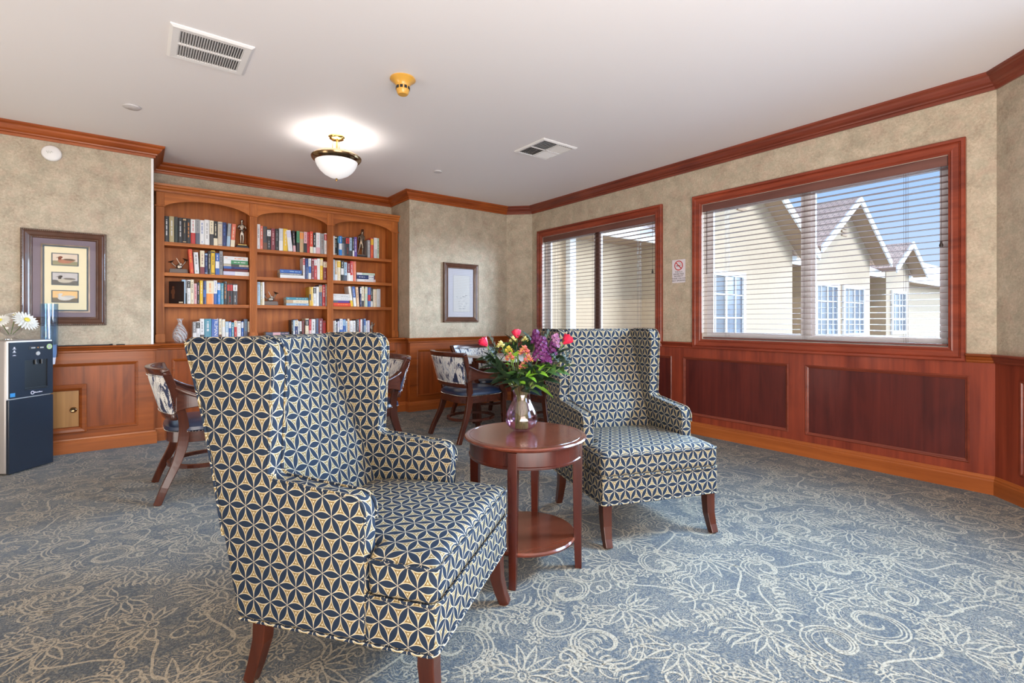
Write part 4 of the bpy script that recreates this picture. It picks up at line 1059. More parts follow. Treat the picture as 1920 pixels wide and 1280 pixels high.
def duck(e, x0, x1, z0, z1, sky, water, body, head, back, flip=False):
    w, h = x1 - x0, z1 - z0; mb = MB(); Y = -.0105
    flat(mb, [(x0 - .008, z0 - .008), (x1 + .008, z0 - .008), (x1 + .008, z1 + .008), (x0 - .008, z1 + .008)], Y, 5)
    flat(mb, [(x0, z0), (x1, z0), (x1, z1), (x0, z1)], Y - .0006, 0)
    flat(mb, [(x0, z0), (x1, z0), (x1, z0 + h * .34), (x0, z0 + h * .38)], Y - .0012, 1)
    P_ = lambda L: [(x0 + a * w, z0 + b * h) for a, b in L]
    flat(mb, P_([(.20, .34), (.26, .20), (.45, .13), (.68, .17), (.80, .32), (.92, .44), (.86, .52), (.70, .56), (.48, .52), (.36, .50), (.30, .58), (.24, .50)]), Y - .0018, 2)
    flat(mb, P_([(.40, .50), (.55, .42), (.76, .40), (.90, .44), (.92, .52), (.72, .60), (.50, .58)]), Y - .0024, 4)
    flat(mb, P_([(.22, .48), (.22, .62), (.25, .74), (.32, .80), (.39, .76), (.40, .66), (.34, .56), (.36, .46)]), Y - .0024, 3)
    flat(mb, P_([(.25, .72), (.14, .66), (.14, .62), (.25, .64)]), Y - .0024, 4)
    mats = [plain('print_' + n, srgb(*c), 0.75, noise=.12) for n, c in (('sky', sky), ('water', water), ('body', body), ('head', head), ('back', back))] + [M['teal_line']]
    # perforated edge of the stamp
    n = 20
    for k in range(n):
        a = x0 - .008 + (w + .016) * (k + .5) / n
        for zz_ in (z0 - .008, z1 + .008): mb.box(a - .0022, a + .0022, Y - .0012, Y - .0006, zz_ - .002, zz_ + .002, 6)
    mats.append(M['cream_card'])
    return mb.build('stamp', mats, e, fix=False)
duck(e, .194, .352, 1.605 - 1.092, 1.698 - 1.092, (218, 200, 180), (150, 144, 110), (176, 120, 92), (120, 60, 36), (110, 90, 70))
duck(e, .194, .352, 1.440 - 1.092, 1.537 - 1.092, (196, 190, 188), (104, 100, 94), (196, 186, 168), (66, 58, 54), (120, 112, 104))
duck(e, .194, .352, 1.292 - 1.092, 1.384 - 1.092, (232, 190, 130), (120, 110, 92), (214, 210, 202), (214, 210, 202), (196, 192, 186))
mb = MB(); mb.add([(.07, -.0165, .07), (w - .07, -.0165, .07), (w - .07, -.0165, h - .07), (.07, -.0165, h - .07)], [(0, 1, 2, 3)]); mb.build('picture_glass', M['picture_glass'], e, fix=False)

e, w, h = picture('pencil_print', 0, 1.108, 1.891, .536, 'small-looking framed pale drawing behind glass on the wall between bookcase and windows', 4, 3.161 - 2.69)
mb = MB(); mb.box(.06, w - .06, -.008, -.003, .06, h - .06); mb.build('mount', M['mat_pale'], e)
mb = MB(); mb.box(.15, w - .13, -.0095, -.008, .14, h - .16, 0)
rn = random.Random(3)
for k in range(26):
    a = rn.uniform(.19, w - .18); b = rn.uniform(.17, .36); mb.box(a, a + rn.uniform(.01, .035), -.0099, -.0095, b, b + rn.uniform(.002, .006), 1)
mb.rectframe(.15, w - .13, .14, h - .16, [(0, -.0095), (0, -.0100), (.002, -.0100), (.002, -.0095)], 1)
mb.build('drawing', [plain('drawing_paper', srgb(186, 184, 182), .8), plain('pencil_grey', srgb(140, 140, 142), .8)], e, fix=False)
mb = MB(); mb.add([(.07, -.0165, .07), (w - .07, -.0165, .07), (w - .07, -.0165, h - .07), (.07, -.0165, h - .07)], [(0, 1, 2, 3)])
M['shiny_glass'] = glass('shiny_picture_glass', (1, 1, 1, 1), 0.02, 0.12); mb.build('picture_glass', M['shiny_glass'], e, fix=False)

# ------------------------------------------------------------------ no smoking sign on the window wall
sg = thing('no_smoking_sign', (0, 0, 0), 0, 'white no smoking sign on the wallpaper between the two windows', 'sign')
sg.matrix_world = wall_matrix(6) @ Matrix.Translation((5.39 - 3.0145, -.001, 1.642))
M['sign_white'] = plain('sign_white', srgb(214, 208, 214), .4); M['sign_red'] = plain('sign_red', srgb(190, 40, 40), .4); M['ink'] = plain('black_ink', srgb(28, 28, 34), .5); M['smoke_ink'] = plain('grey_ink', srgb(130, 140, 120), .5)
mb = MB(); mb.box(-.0765, .0765, -.003, 0, -.119, .119); mb.build('plate', M['sign_white'], sg)
mb = MB(); mb.sweep([(.046 * math.cos(2 * PI * k / 40), -.0035, .058 + .046 * math.sin(2 * PI * k / 40)) for k in range(40)], [(-.0045, -.0005), (.0045, -.0005), (.0045, .0005), (-.0045, .0005)], closed=True, up=(0, 1, 0), smooth=False)
mb.bar([(-.032, -.0042, .090), (.032, -.0042, .026)], .001, .009); mb.build('prohibition_ring', M['sign_red'], sg)
mb = MB(); mb.box(-.028, .020, -.0038, -.003, .052, .059); mb.build('cigarette', M['ink'], sg)
mb = MB(); mb.tube([(.026, -.0036, .060), (.028, -.0036, .072), (.016, -.0036, .076), (.010, -.0036, .086), (-.002, -.0036, .090)], .0016, 5); mb.build('smoke_mark', M['smoke_ink'], sg)
for k, t in enumerate(['THIS IS A', 'SMOKE FREE', 'PROPERTY', 'THANK YOU FOR', 'NOT SMOKING']):
    o = text_mesh(t, .0225 if k != 3 else .0205, M['ink'], 'lettering', sg); o.rotation_euler = (PI / 2, 0, 0); o.location = (0, -.0034, -.008 - .0225 * k)

# ------------------------------------------------------------------ ceiling things
cl = thing('ceiling_light', (1.385, 4.36, ZC), 0, 'semi flush ceiling light with a frosted bowl and brass rim, in front of the bookcase', 'ceiling light', 'ceiling lights')
mb = MB(); mb.lathe([(0, 0), (.070, 0), (.070, -.008), (.062, -.016), (.060, -.024), (.045, -.032), (0, -.036)], 32); mb.build('canopy', M['brass'], cl)
mb = MB(); mb.tube([(0, 0, -.03), (0, 0, -.20)], .006, 8)
for k in range(3):
    a = k * 2 * PI / 3 + .5; mb.tube([(.03 * math.cos(a), .03 * math.sin(a), -.03), (.034 * math.cos(a), .034 * math.sin(a), -.10), (.045 * math.cos(a), .045 * math.sin(a), -.185)], .0035, 6)
mb.build('stem', M['brass'], cl)
mb = MB(); mb.lathe([(.165, -.222), (.180, -.224), (.196, -.212), (.206, -.200), (.210, -.186), (.204, -.176), (.196, -.172), (.190, -.164), (.182, -.166), (.176, -.180), (.165, -.200)], 48); mb.build('rim', M['old_brass'], cl)
mb = MB(); mb.lathe([(.178, -.205), (.176, -.225), (.162, -.262), (.138, -.298), (.100, -.332), (.055, -.356), (0, -.368)], 48); mb.build('bowl', M['lampglass'], cl)
mb = MB(); mb.lathe([(0, -.362), (.010, -.368), (.006, -.374), (.009, -.380), (.007, -.388), (0, -.391)], 16); mb.build('finial', M['brass'], cl)
mb = MB(); mb.sphere((.07, 0, -.21), .024, 12, 8); mb.sphere((-.07, .03, -.21), .024, 12, 8); mb.build('bulb', plain('lit_bulb', (1, 1, 1, 1), .4, emit=(1, .95, .88, 1), es=8), cl)
light('lamp_bulbs', 'POINT', (1.385, 4.36, ZC - .245), 10, (1.0, .95, .91), shadow_soft_size=.07)
def vent(loc, size, label, kind):
    e = thing('ceiling_vent', (loc[0], loc[1], ZC), 0, label, 'vent', 'ceiling vents'); sx, sy = size
    dk = M['ink']; mb = MB(); mb.box(-sx / 2 + .02, sx / 2 - .02, -sy / 2 + .02, sy / 2 - .02, -.004, -.001); mb.build('duct_opening', dk, e)
    mb = MB(); r = [(0, 0), (.0, .006), (.014, .014), (.045 if kind == 1 else .03, .012), (.045 if kind == 1 else .03, 0)]; vs = []; fs = []; n = len(r)
    for (cx, cy, a, b) in ((-sx / 2, -sy / 2, 1, 1), (sx / 2, -sy / 2, -1, 1), (sx / 2, sy / 2, -1, -1), (-sx / 2, sy / 2, 1, -1)):
        for (i, z) in r: vs.append((cx + a * i, cy + b * i, -z))
    for k in range(4):
        for i in range(n): fs.append((k * n + i, ((k + 1) % 4) * n + i, ((k + 1) % 4) * n + (i + 1) % n, k * n + (i + 1) % n))
    mb.add(vs, fs); mb.build('vent_frame', M['white'], e)
    if kind == 1:
        mb = MB(); mb.box(-sx / 2 + .04, sx / 2 - .04, -.008, .008, -.013, -.002); mb.build('crossbar', M['white'], e)
        n = 25; src = None
        for k in range(n):
            x = -sx / 2 + .05 + (sx - .10) * k / (n - 1)
            if src is None:
                mb = MB(); mb.add([(-.0045, -sy / 2 + .042, -.012), (-.0045, sy / 2 - .042, -.012), (.004, sy / 2 - .042, -.003), (.004, -sy / 2 + .042, -.003), (-.003, -sy / 2 + .042, -.0125), (-.003, sy / 2 - .042, -.0125), (.0055, sy / 2 - .042, -.0035), (.0055, -sy / 2 + .042, -.0035)],
                                  [(0, 1, 2, 3), (4, 7, 6, 5), (0, 4, 5, 1), (3, 2, 6, 7), (0, 3, 7, 4), (1, 5, 6, 2)]); src = mb.build('louver', M['white'], e); o = src
            else: o = src.copy(); COL.objects.link(o); o.parent = e
            o.location = (x, 0, 0)
    else:
        mb = MB(); mb.box(-.006, .006, -sy / 2 + .03, sy / 2 - .03, -.014, -.002); mb.box(-sx / 2 + .03, sx / 2 - .03, -.006, .006, -.014, -.002); mb.build('crossbar', M['white'], e)
        q = sx / 2 - .03
        for (ax, ox, oy, tilt) in (('x', -1, -1, 1), ('y', -1, 1, 1), ('x', 1, 1, -1), ('y', 1, -1, -1)):
            for k in range(7):
                t = .018 + (q - .03) * k / 6; mb = MB()
                a0, a1 = .007, q - .002
                if ax == 'x': vs = [(ox * a0, oy * t, -.013), (ox * a1, oy * t, -.013), (ox * a1, oy * t + tilt * .011, -.003), (ox * a0, oy * t + tilt * .011, -.003)]
                else: vs = [(ox * t, oy * a0, -.013), (ox * t, oy * a1, -.013), (ox * t + tilt * .011, oy * a1, -.003), (ox * t + tilt * .011, oy * a0, -.003)]
                vs += [(x + (.0015 if ax == 'y' else 0), y + (.0015 if ax == 'x' else 0), z) for x, y, z in vs]
                mb.add(vs, [(0, 1, 2, 3), (7, 6, 5, 4), (0, 4, 5, 1), (1, 5, 6, 2), (2, 6, 7, 3), (3, 7, 4, 0)]); mb.build('louver', M['white'], e)
    return e
vent((.345, 3.425), (.41, .41), 'large white ceiling vent with two rows of dark louvers above the near wing chair', 1)
vent((3.05, 3.50), (.41, .43), 'white four way ceiling diffuser nearest the window wall', 2)
M['amber'] = plain('amber_plastic', srgb(214, 160, 66), .35, coat=.3)
sd = thing('smoke_detector', (1.404, 3.05, ZC), 0, 'amber yellow funnel shaped detector on the ceiling between the vent and lamp', 'smoke detector')
mb = MB(); mb.lathe([(0, 0), (.082, 0), (.084, -.008), (.078, -.014), (.060, -.026), (.048, -.042), (.044, -.052), (.043, -.078), (.036, -.100), (.030, -.106), (0, -.107)], 36); mb.build('body', M['amber'], sd)
for k in range(10):
    a = k * 2 * PI / 10; mb = MB(); mb.box(-.009, .009, -.0425, -.0455, -.074, -.056); mb.build('slot', M['ink'], sd, rotz=a)
M['plate_white'] = plain('cover_plate', srgb(206, 202, 202), .4)
for (x, y, r, lab) in ((-.035, 4.672, .056, 'flat round sprinkler cover plate on the ceiling above the plain wall'), (2.577, 4.716, .046, 'flat round sprinkler cover plate on the ceiling near the picture wall')):
    mb = MB(); mb.lathe([(0, 0), (r * .9, 0), (r * .9, -.005), (r, -.005), (r, -.009), (r * .93, -.012), (0, -.012)], 32); tag(mb.build('sprinkler_cover', M['plate_white'], loc=(x, y, ZC)), lab, 'sprinkler cover', 'sprinkler cover plates')
e = thing('wall_detector', (-.575, 5.65, 2.537), 0, 'white oval alarm disc high on the plain wall above the duck print', 'alarm')
mb = MB(); mb.lathe([(0, 0), (.062, 0), (.066, .008), (.064, .022), (.055, .030), (0, .032)], 36, M=Matrix.Rotation(PI / 2, 4, 'X')); mb.build('body', M['white'], e)
mb = MB(); mb.tube([(-.03, -.033, .01), (-.02, -.033, -.008), (-.016, -.033, .014), (-.006, -.033, -.006), (0, -.033, .012), (.01, -.033, .004)], .0012, 5); mb.build('written_mark', M['smoke_ink'], e)
# slim black stick and pen lying on the rail of the plain wall
mb = MB(); mb.tube([(-.62, 5.62, .919), (-.20, 5.622, .919)], .0045, 8); mb.tube([(-.20, 5.622, .919), (-.175, 5.622, .921)], .008, 8); tag(mb.build('curtain_wand', M['ink']), 'thin black rod lying along the panelling ledge under the duck print', 'rod')
mb = MB(); mb.tube([(-.150, 5.618, .919), (-.09, 5.616, .919)], .0045, 8); tag(mb.build('pen', M['ink']), 'short black pen beside the end of the thin rod on the ledge', 'pen')
# access door in the panelling of the plain wall
ad = thing('access_door', (-.575, 5.634, .172), 0, 'small square wooden access door with a round pull, low in the panelling behind the cooler', 'access door')
M['door_ply'] = wood('access_door_ply', srgb(138, 92, 46), srgb(176, 126, 70), 'z', rough=.4, coat=.2)
mb = MB(); mb.rectframe(-.224, .224, 0, .414, [(0, .0), (0, -.010), (.010, -.014), (.030, -.012), (.044, -.006), (.050, -.002), (.050, 0)]); mb.build('door_frame', M['cherry_x'], ad)
mb = MB(); mb.box(-.172, .172, -.005, 0, .054, .360); mb.build('door_panel', M['door_ply'], ad)
mb = MB(); mb.lathe([(0, .010), (.014, .010), (.017, .012), (.022, .008), (.025, .0), (.0, .0)], 24, M=Matrix.Translation((.138, -.005, .197)) @ Matrix.Rotation(PI / 2, 4, 'X')); mb.build('recessed_pull', M['old_brass'], ad)

# ------------------------------------------------------------------ water cooler
cz = math.atan2(.252, .22)                                        # its front runs along this direction
wc = thing('water_cooler', (-.648, 5.209, 0), cz, 'black and silver floor standing water cooler in front of the panelled wall', 'water cooler')
M['cooler_silver'] = plain('cooler_silver', srgb(176, 170, 166), .35, .3); M['cooler_black'] = plain('cooler_black', srgb(34, 42, 54), .22, coat=.3); M['cooler_niche'] = plain('cooler_niche', srgb(14, 15, 18), .3)
W_ = .167
mb = MB(); mb.box(-W_, W_, .012, .33, .012, .985); mb.build('cabinet', M['cooler_silver'], wc, bevel=.014, bseg=4)
mb = MB(); mb.box(-W_ + .002, W_ - .002, 0, .014, .556, .983); mb.build('front_bezel', M['white'], wc, bevel=.006, bseg=3)
mb = MB(); x0, x1, z0, z1 = -.052, .118, .615, .835       # panel with a niche
X0, X1, Z0, Z1 = -W_ + .010, W_ - .007, .560, .972
for (a, b, c, d) in ((X0, x0, Z0, Z1), (x1, X1, Z0, Z1), (x0, x1, Z0, z0), (x0, x1, z1, Z1)): mb.box(a, b, -.010, .002, c, d)
mb.build('control_panel', M['cooler_black'], wc)
mb = MB(); mb.box(x0, x1, -.0012, .0005, z0, z1); mb.box(x0, x0 + .004, -.010, 0, z0, z1); mb.box(x0, x1, -.012, 0, z0 - .006, z0 + .008); mb.build('dispensing_niche', M['cooler_niche'], wc)
mb = MB(); mb.tube([(.03, -.006, .835), (.03, -.008, .800)], .010, 10); mb.tube([(.075, -.006, .835), (.075, -.008, .800)], .010, 10); mb.build('spout', M['cooler_niche'], wc)
mb = MB(); mb.box(-W_ + .004, W_ - .004, -.012, .014, .010, .552); mb.build('lower_door', M['cooler_black'], wc, bevel=.005)
mb = MB(); mb.box(-.025, .095, -.0125, -.010, .915, .937); mb.build('display', M['cooler_niche'], wc, bevel=.004)
mb = MB(); mb.box(-.008, .022, -.0135, -.012, .921, .931); mb.box(.058, .085, -.0135, -.012, .921, .931); mb.build('display_buttons', M['cooler_silver'], wc)
mb = MB(); mb.sphere((.042, -.0128, .927), .003, 8, 6); mb.build('indicator', plain('amber_led', srgb(240, 150, 60), .4, emit=(1, .45, .1, 1), es=1.0), wc)
mb = MB(); mb.lathe([(0, .0035), (.014, .0035), (.016, .0), (0, 0)], 20, M=Matrix.Translation((.045, -.010, .882)) @ Matrix.Rotation(PI / 2, 4, 'X')); mb.build('round_button', M['cooler_silver'], wc)
mb = MB(); mb.lathe([(0, .001), (.021, .001), (.021, .0), (0, 0)], 24, M=Matrix.Translation((.132, -.010, .930)) @ Matrix.Rotation(PI / 2, 4, 'X')); g = mb.build('green_sticker', plain('sticker_green', srgb(176, 204, 130), .5), wc)
mb = MB(); mb.lathe([(0, .0014), (.013, .0014), (.013, .0), (0, 0)], 24, M=Matrix.Translation((.132, -.010, .930)) @ Matrix.Rotation(PI / 2, 4, 'X')); mb.build('sticker_mark', M['cooler_silver'], g)
mb = MB(); mb.box(X0 + .003, X0 + .037, -.0108, -.010, .572, .600); mb.build('blue_sticker', plain('sticker_blue', srgb(40, 130, 190), .5), wc)
mb = MB(); mb.box(-.075, .01, .045, .085, .985, .9856); mb.box(.085, .125, .03, .07, .985, .9856); mb.build('paper_label', M['sign_white'], wc)
mb = MB()
for (z, k) in ((.930, 0), (.905, 1), (.882, 2)):
    if k < 2: mb.sphere((-.125, -.0105, z + .003), .006, 8, 6, sc=(1, .08, 1))
    mb.box(-.137, -.113, -.0108, -.010, z - .008, z - .005); mb.box(-.131, -.119, -.0108, -.010, z - .0035, z - .001)
mb.build('panel_icons', M['sign_white'], wc)
mb = MB(); mb.sweep([(.004 + .011 * math.cos(2 * PI * k / 20), -.0106, .585 + .011 * math.sin(2 * PI * k / 20)) for k in range(20)], [(-.0025, -.0004), (.0025, -.0004), (.0025, .0004), (-.0025, .0004)], closed=True, up=(0, 1, 0), smooth=False); mb.build('logo_ring', M['sign_white'], wc)
mb = MB()
for k in range(7): mb.box(.020 + k * .0085, .0262 + k * .0085, -.0108, -.010, .581, .587 + (.003 if k in (0, 4) else 0))
mb.build('logo_lettering', M['sign_white'], wc)
cd = thing('cup_dispenser', (-.568, 5.4375, .84), cz, 'tall transparent blue cup tube beside the water cooler, before the duck print', 'cup dispenser')
mb = MB(); mb.lathe([(.054, .04), (.052, .0), (.048, -.004), (.050, .04), (.052, .43), (.0555, .43), (.054, .04)], 28); mb.build('tube', M['blue_plastic'], cd)
mb = MB()
for k in range(5): mb.lathe([(.034, -.06 + k * .016), (.0445, .03 + k * .016), (.0455, .03 + k * .016), (.0465, .034 + k * .016)], 20)
mb.build('paper_cups', M['sign_white'], cd)
mb = MB(); mb.box(-.060, -.050, -.02, .02, .05, .12); mb.build('bracket', M['cooler_silver'], cd)

# vase of white flowers on the cooler
def R3(a, b, c): return Matrix.Rotation(c, 4, 'Z') @ Matrix.Rotation(b, 4, 'Y') @ Matrix.Rotation(a, 4, 'X')
vx, vy = -.76, 5.24
mb = MB(); mb.lathe([(0, 0), (.045, 0), (.046, .010), (.020, .020), (.026, .034), (.055, .060), (.068, .085), (.070, .100), (.067, .100), (.063, .084), (.050, .062), (.020, .036), (0, .030)], 28)
tag(mb.build('glass_bowl', M['clear_glass'], loc=(vx, vy, .9862)), 'clear footed glass bowl holding the white flowers on top of the water cooler', 'vase')
M['petal_white'] = plain('white_petals', srgb(236, 236, 230), .6); M['petal_yellow'] = plain('yellow_centre', srgb(222, 206, 80), .6); M['stem_green'] = plain('flower_stem', srgb(96, 120, 52), .5); M['leaf_green'] = plain('leaf_green', srgb(62, 98, 44), .35, coat=.2, noise=.3)
def daisy(loc, nrm, R, label, stem_to):
    e = thing('white_flower', loc, 0, label, 'flower', 'white flowers in the glass bowl')
    q = Vector(nrm).to_track_quat('Z', 'Y').to_matrix().to_4x4()
    mb = MB()
    for ring, (n, r0, lift) in enumerate(((22, R, .1), (18, R * .85, .35), (14, R * .65, .7), (9, R * .42, 1.1))):
        for k in range(n):
            a = 2 * PI * k / n + ring * .2; w = R * .085; pts = []
            for t in (0.12, .45, .8, 1):
                rr = r0 * t; z = lift * r0 * t * (1.1 - .6 * t); ww = w * (.6 if t < .3 else (1 if t < .9 else .25))
                for s in (-1, 1): pts.append((rr * math.cos(a) - s * ww * math.sin(a), rr * math.sin(a) + s * ww * math.cos(a), z))
            mb.add(pts, [(0, 1, 3, 2), (2, 3, 5, 4), (4, 5, 7, 6)], 0, False, q)
    mb.build('petals', M['petal_white'], e, fix=False)
    mb = MB(); mb.sphere((0, 0, R * .25), R * .22, 10, 6, sc=(1, 1, .5), M=q); mb.build('flower_centre', M['petal_yellow'], e)
    st_ = Vector(stem_to) - Vector(loc); mb = MB(); mb.tube([(0, 0, 0), tuple(st_ * .5 + Vector((0, 0, -.004))), tuple(st_)], .0025, 6); mb.build('stem', M['stem_green'], e)
daisy((vx + .085, vy - .05, 1.130), (.75, -.75, .75), .086, 'large white daisy drooping toward the blue cup tube', (vx + .01, vy, 1.03))
daisy((vx + .02, vy + .02, 1.165), (.1, -.4, 1), .062, 'white bloom at the top of the small arrangement on the cooler', (vx, vy, 1.03))
daisy((vx - .045, vy - .05, 1.130), (-.3, -.8, .7), .058, 'yellow hearted white bloom low in the arrangement on the cooler', (vx - .01, vy, 1.03))
# ------------------------------------------------------------------ bouquet
VX, VY, VZ = 1.481, 1.874, .6035
mb = MB(); mb.lathe([(0, 0), (.034, 0), (.052, .010), (.072, .030), (.0800, .053), (.076, .080), (.062, .112), (.046, .142), (.0395, .165), (.041, .185), (.050, .208), (.058, .223), (.0555, .223), (.048, .208), (.039, .186), (.0375, .165), (.044, .142), (.060, .112), (.074, .080), (.078, .053), (.070, .031), (.050, .013), (0, .008)], 48)
tag(mb.build('glass_vase', M['vase_glass'], loc=(VX, VY, VZ)), 'pale lilac glass vase with a bulging body on the round side table', 'vase')
RX, RY = .7965, -.6046; DX, DY = .6046, .7965
def at(u, v, dep=0.0):
    """point round the vase: u across and v up in centimetres from the vase foot, dep away from the room's centre"""
    return Vector((VX + RX * u + DX * dep, VY + RY * u + DY * dep, VZ + v))
def P_px(u, v, dep=0.0): return at((u - 978) * .00258, (808 - v) * .00258 + .0, dep)
rb = random.Random(21)
def stem_path(top, k):
    a = rb.uniform(0, 2 * PI); foot = Vector((VX + .030 * math.cos(a), VY + .030 * math.sin(a), VZ + .012))
    d = top - Vector((VX, VY, VZ)); hd = Vector((d.x, d.y, 0)); hn = hd.normalized() * min(hd.length * .35, .024) if hd.length else Vector()
    neck = Vector((VX + hn.x, VY + hn.y, VZ + .170))
    return smooth_path([foot, foot.lerp(neck, .5), neck, neck.lerp(top, .45) + Vector((0, 0, .012)), top], 5)
def blade(mb, base, d, L, W, droop=.3, mi=0, fold=.25, n=8, roll=0.0):
    d = Vector(d).normalized(); side = d.cross(Vector((0, 0, 1)))
    if side.length < .05: side = Vector((RX, RY, 0))
    side.normalize(); side = Matrix.Rotation(roll, 3, d) @ side; up = side.cross(d); vs = []; fs = []
    p = Vector(base); dd = d.copy()
    for i in range(n + 1):
        t = i / n; w = W * math.sin(PI * min(1, t * .96 + .04) ** .75) * .5
        vs += [p - side * w + up * w * fold, p, p + side * w + up * w * fold]
        dd = (dd + Vector((0, 0, -droop / n))).normalized(); p = p + dd * L / n; up = side.cross(dd)
    for i in range(n):
        a = i * 3; fs += [(a, a + 3, a + 4, a + 1), (a + 1, a + 4, a + 5, a + 2)]
    mb.add(vs, fs, mi, True)
GREENS = {'dark': plain('dark_foliage', srgb(34, 54, 32), .38, coat=.15, noise=.35), 'mid': plain('mid_foliage', srgb(62, 96, 44), .4, coat=.2, noise=.3), 'bright': plain('bright_foliage', srgb(110, 156, 44), .4, coat=.2, noise=.2), 'blue': plain('blue_grey_foliage', srgb(92, 112, 112), .6, noise=.3)}
M['rose_red'] = plain('rose_petals', srgb(206, 36, 72), .5, noise=.25); M['stock_purple'] = plain('purple_petals', srgb(98, 28, 92), .55, noise=.35); M['lilac'] = plain('lilac_petals', srgb(160, 108, 150), .55, noise=.2)
M['coral'] = plain('coral_petals', srgb(222, 130, 124), .5, noise=.35); M['lily_yellow'] = plain('yellow_petals', srgb(206, 190, 84), .5); M['cream_petal'] = plain('cream_petals', srgb(226, 224, 170), .55)
def flower_root(name, p, label, group): return thing(name, tuple(p), 0, label, 'flower', group)
def add_stem(e, top, r=.0023, mat='stem_green', cut=None):
    pts = [p - Vector(e.location) for p in stem_path(top, 0)]; mb = MB(); mb.tube(pts, r, 6); return mb.build('stem', M[mat], e)
def rose(p, R, label, tilt):
    e = flower_root('rose', p, label, 'red roses in the bouquet'); add_stem(e, p, .0028)
    q = Vector(tilt).normalized().to_track_quat('Z', 'Y').to_matrix().to_4x4(); mb = MB()
    for ring, (n, r, h, open_) in enumerate(((3, .30, 1.0, .0), (4, .48, 1.05, .12), (5, .70, .98, .28), (5, .90, .86, .45))):
        for k in range(n):
            a0 = 2 * PI * k / n + ring * .7; vs = []; fs = []; nu, nv = 6, 5
            for i in range(nu + 1):
                for j in range(nv + 1):
                    s = (i / nu - .5) * 2; t = j / nv; a = a0 + s * (PI / n * 1.45)
                    rad = R * (r * (.25 + .75 * math.sin(t * PI * .56)) + open_ * t ** 3 * .45); z = R * (h * 1.9 * t * (1 - .16 * s * s * t)) - R * .6
                    vs.append((rad * math.cos(a), rad * math.sin(a), z))
            for i in range(nu):
                for j in range(nv): b = i * (nv + 1) + j; fs.append((b, b + nv + 1, b + nv + 2, b + 1))
            mb.add(vs, fs, 0, True, q)
    mb.build('petals', M['rose_red'], e, fix=False)
    mb = MB()
    for k in range(5):
        a = k * 2 * PI / 5; blade(mb, q @ Vector((0, 0, -R * .6)), q.to_3x3() @ Vector((math.cos(a), math.sin(a), .9)), R * 1.2, R * .4, .5)
    for k in range(2): blade(mb, q @ Vector((0, 0, -R * (1.6 + k))), Vector((RX * (-1) ** k, RY * (-1) ** k, .3)), R * 2.0, R * .9, .6)
    mb.build('leaves', GREENS['mid'], e, fix=False)
rose(P_px(910, 645, -.02), .024, 'red rose at the side of the bouquet nearest the bookcase', (-.8, .3, 1))
rose(P_px(969, 630, .02), .022, 'red rose at the top of the bouquet', (0, .2, 1))
rose(P_px(1060, 641, -.01), .027, 'largest red rose, standing out before the far wing chair', (.7, -.6, 1))
def stock(p, n, R, mat, label, H=.09):
    e = flower_root('stock_flower', p, label, 'purple stock flowers in the bouquet'); add_stem(e, p)
    mb = MB()
    for k in range(n):
        t = k / (n - 1); a = k * 2.4; rr = R * (1 - .55 * t) * rb.uniform(.75, 1.05); c = Vector((rr * math.cos(a), rr * math.sin(a), -H * .5 + H * t))
        nr = Vector((math.cos(a), math.sin(a), .5)).normalized(); q = nr.to_track_quat('Z', 'Y').to_matrix().to_4x4(); q.translation = c
        for m_ in range(6):
            b = 2 * PI * m_ / 6; s = .0098 * rb.uniform(.8, 1.2); vs = [(0, 0, 0), (s * math.cos(b - .5), s * math.sin(b - .5), .004), (s * 1.25 * math.cos(b), s * 1.25 * math.sin(b), .003 + rb.uniform(0, .005)), (s * math.cos(b + .5), s * math.sin(b + .5), .004)]
            mb.add(vs, [(0, 1, 2, 3)], 0, False, q)
    mb.build('petals', mat, e, fix=False)
stock(P_px(1014, 655, -.03), 60, .042, M['stock_purple'], 'thick purple stock bloom at the middle of the bouquet', .11)
stock(P_px(1005, 634, .01), 26, .022, M['stock_purple'], 'purple stock tip rising behind the thick purple bloom', .06)
stock(P_px(1024, 672, -.045), 26, .022, M['stock_purple'], 'small purple bloom under the thick purple one', .035)
stock(P_px(1036, 655, -.02), 18, .016, M['stock_purple'], 'small purple bloom between the thick purple one and the large rose', .05)
stock(P_px(1042, 641, .02), 22, .020, M['lilac'], 'pale lilac bloom beside the large red rose', .06)
def alstro(p, R, mat, label, k0=0):
    e = flower_root('alstroemeria', p, label, 'alstroemeria in the bouquet'); add_stem(e, p)
    mb = MB(); f = Vector((-DX, -DY, .45)).normalized(); q = (f + Vector((RX, RY, 0)) * rb.uniform(-.4, .4)).to_track_quat('Z', 'Y').to_matrix().to_4x4()
    for (ox, oz, qs) in ((0, 0, 1), (.55, -.45, .8), (-.5, -.55, .85)):
        for k in range(6):
            a = k * PI / 3 + k0 + ox; d = q.to_3x3() @ Vector((math.cos(a), math.sin(a), 1.5)); blade(mb, (RX * ox * R, RY * ox * R, oz * R), d, R * 1.25 * qs, R * .80 * qs, .1, 1 if k == 4 else 0, .45, 6)
    for k in range(5): mb.tube([(0, 0, 0), tuple(q.to_3x3() @ Vector((.3 * R * math.cos(k), .3 * R * math.sin(k), R * 1.1)))], .0007, 4, mi=1)
    mb.build('petals', [mat, M['lily_yellow']], e, fix=False)
alstro(P_px(983, 656, -.055), .028, M['coral'], 'coral alstroemeria, highest of the coral blooms')
alstro(P_px(989, 671, -.060), .024, M['coral'], 'coral alstroemeria, middle one of the coral blooms', .4)
alstro(P_px(980, 684, -.060), .022, M['coral'], 'coral alstroemeria, lowest of the coral blooms', .9)
alstro(P_px(956, 668, -.050), .024, M['coral'], 'coral and yellow alstroemeria nearest the bookcase', .2)
alstro(P_px(953, 655, -.040), .020, M['lily_yellow'], 'yellow bloom beside the coral alstroemeria', .5)
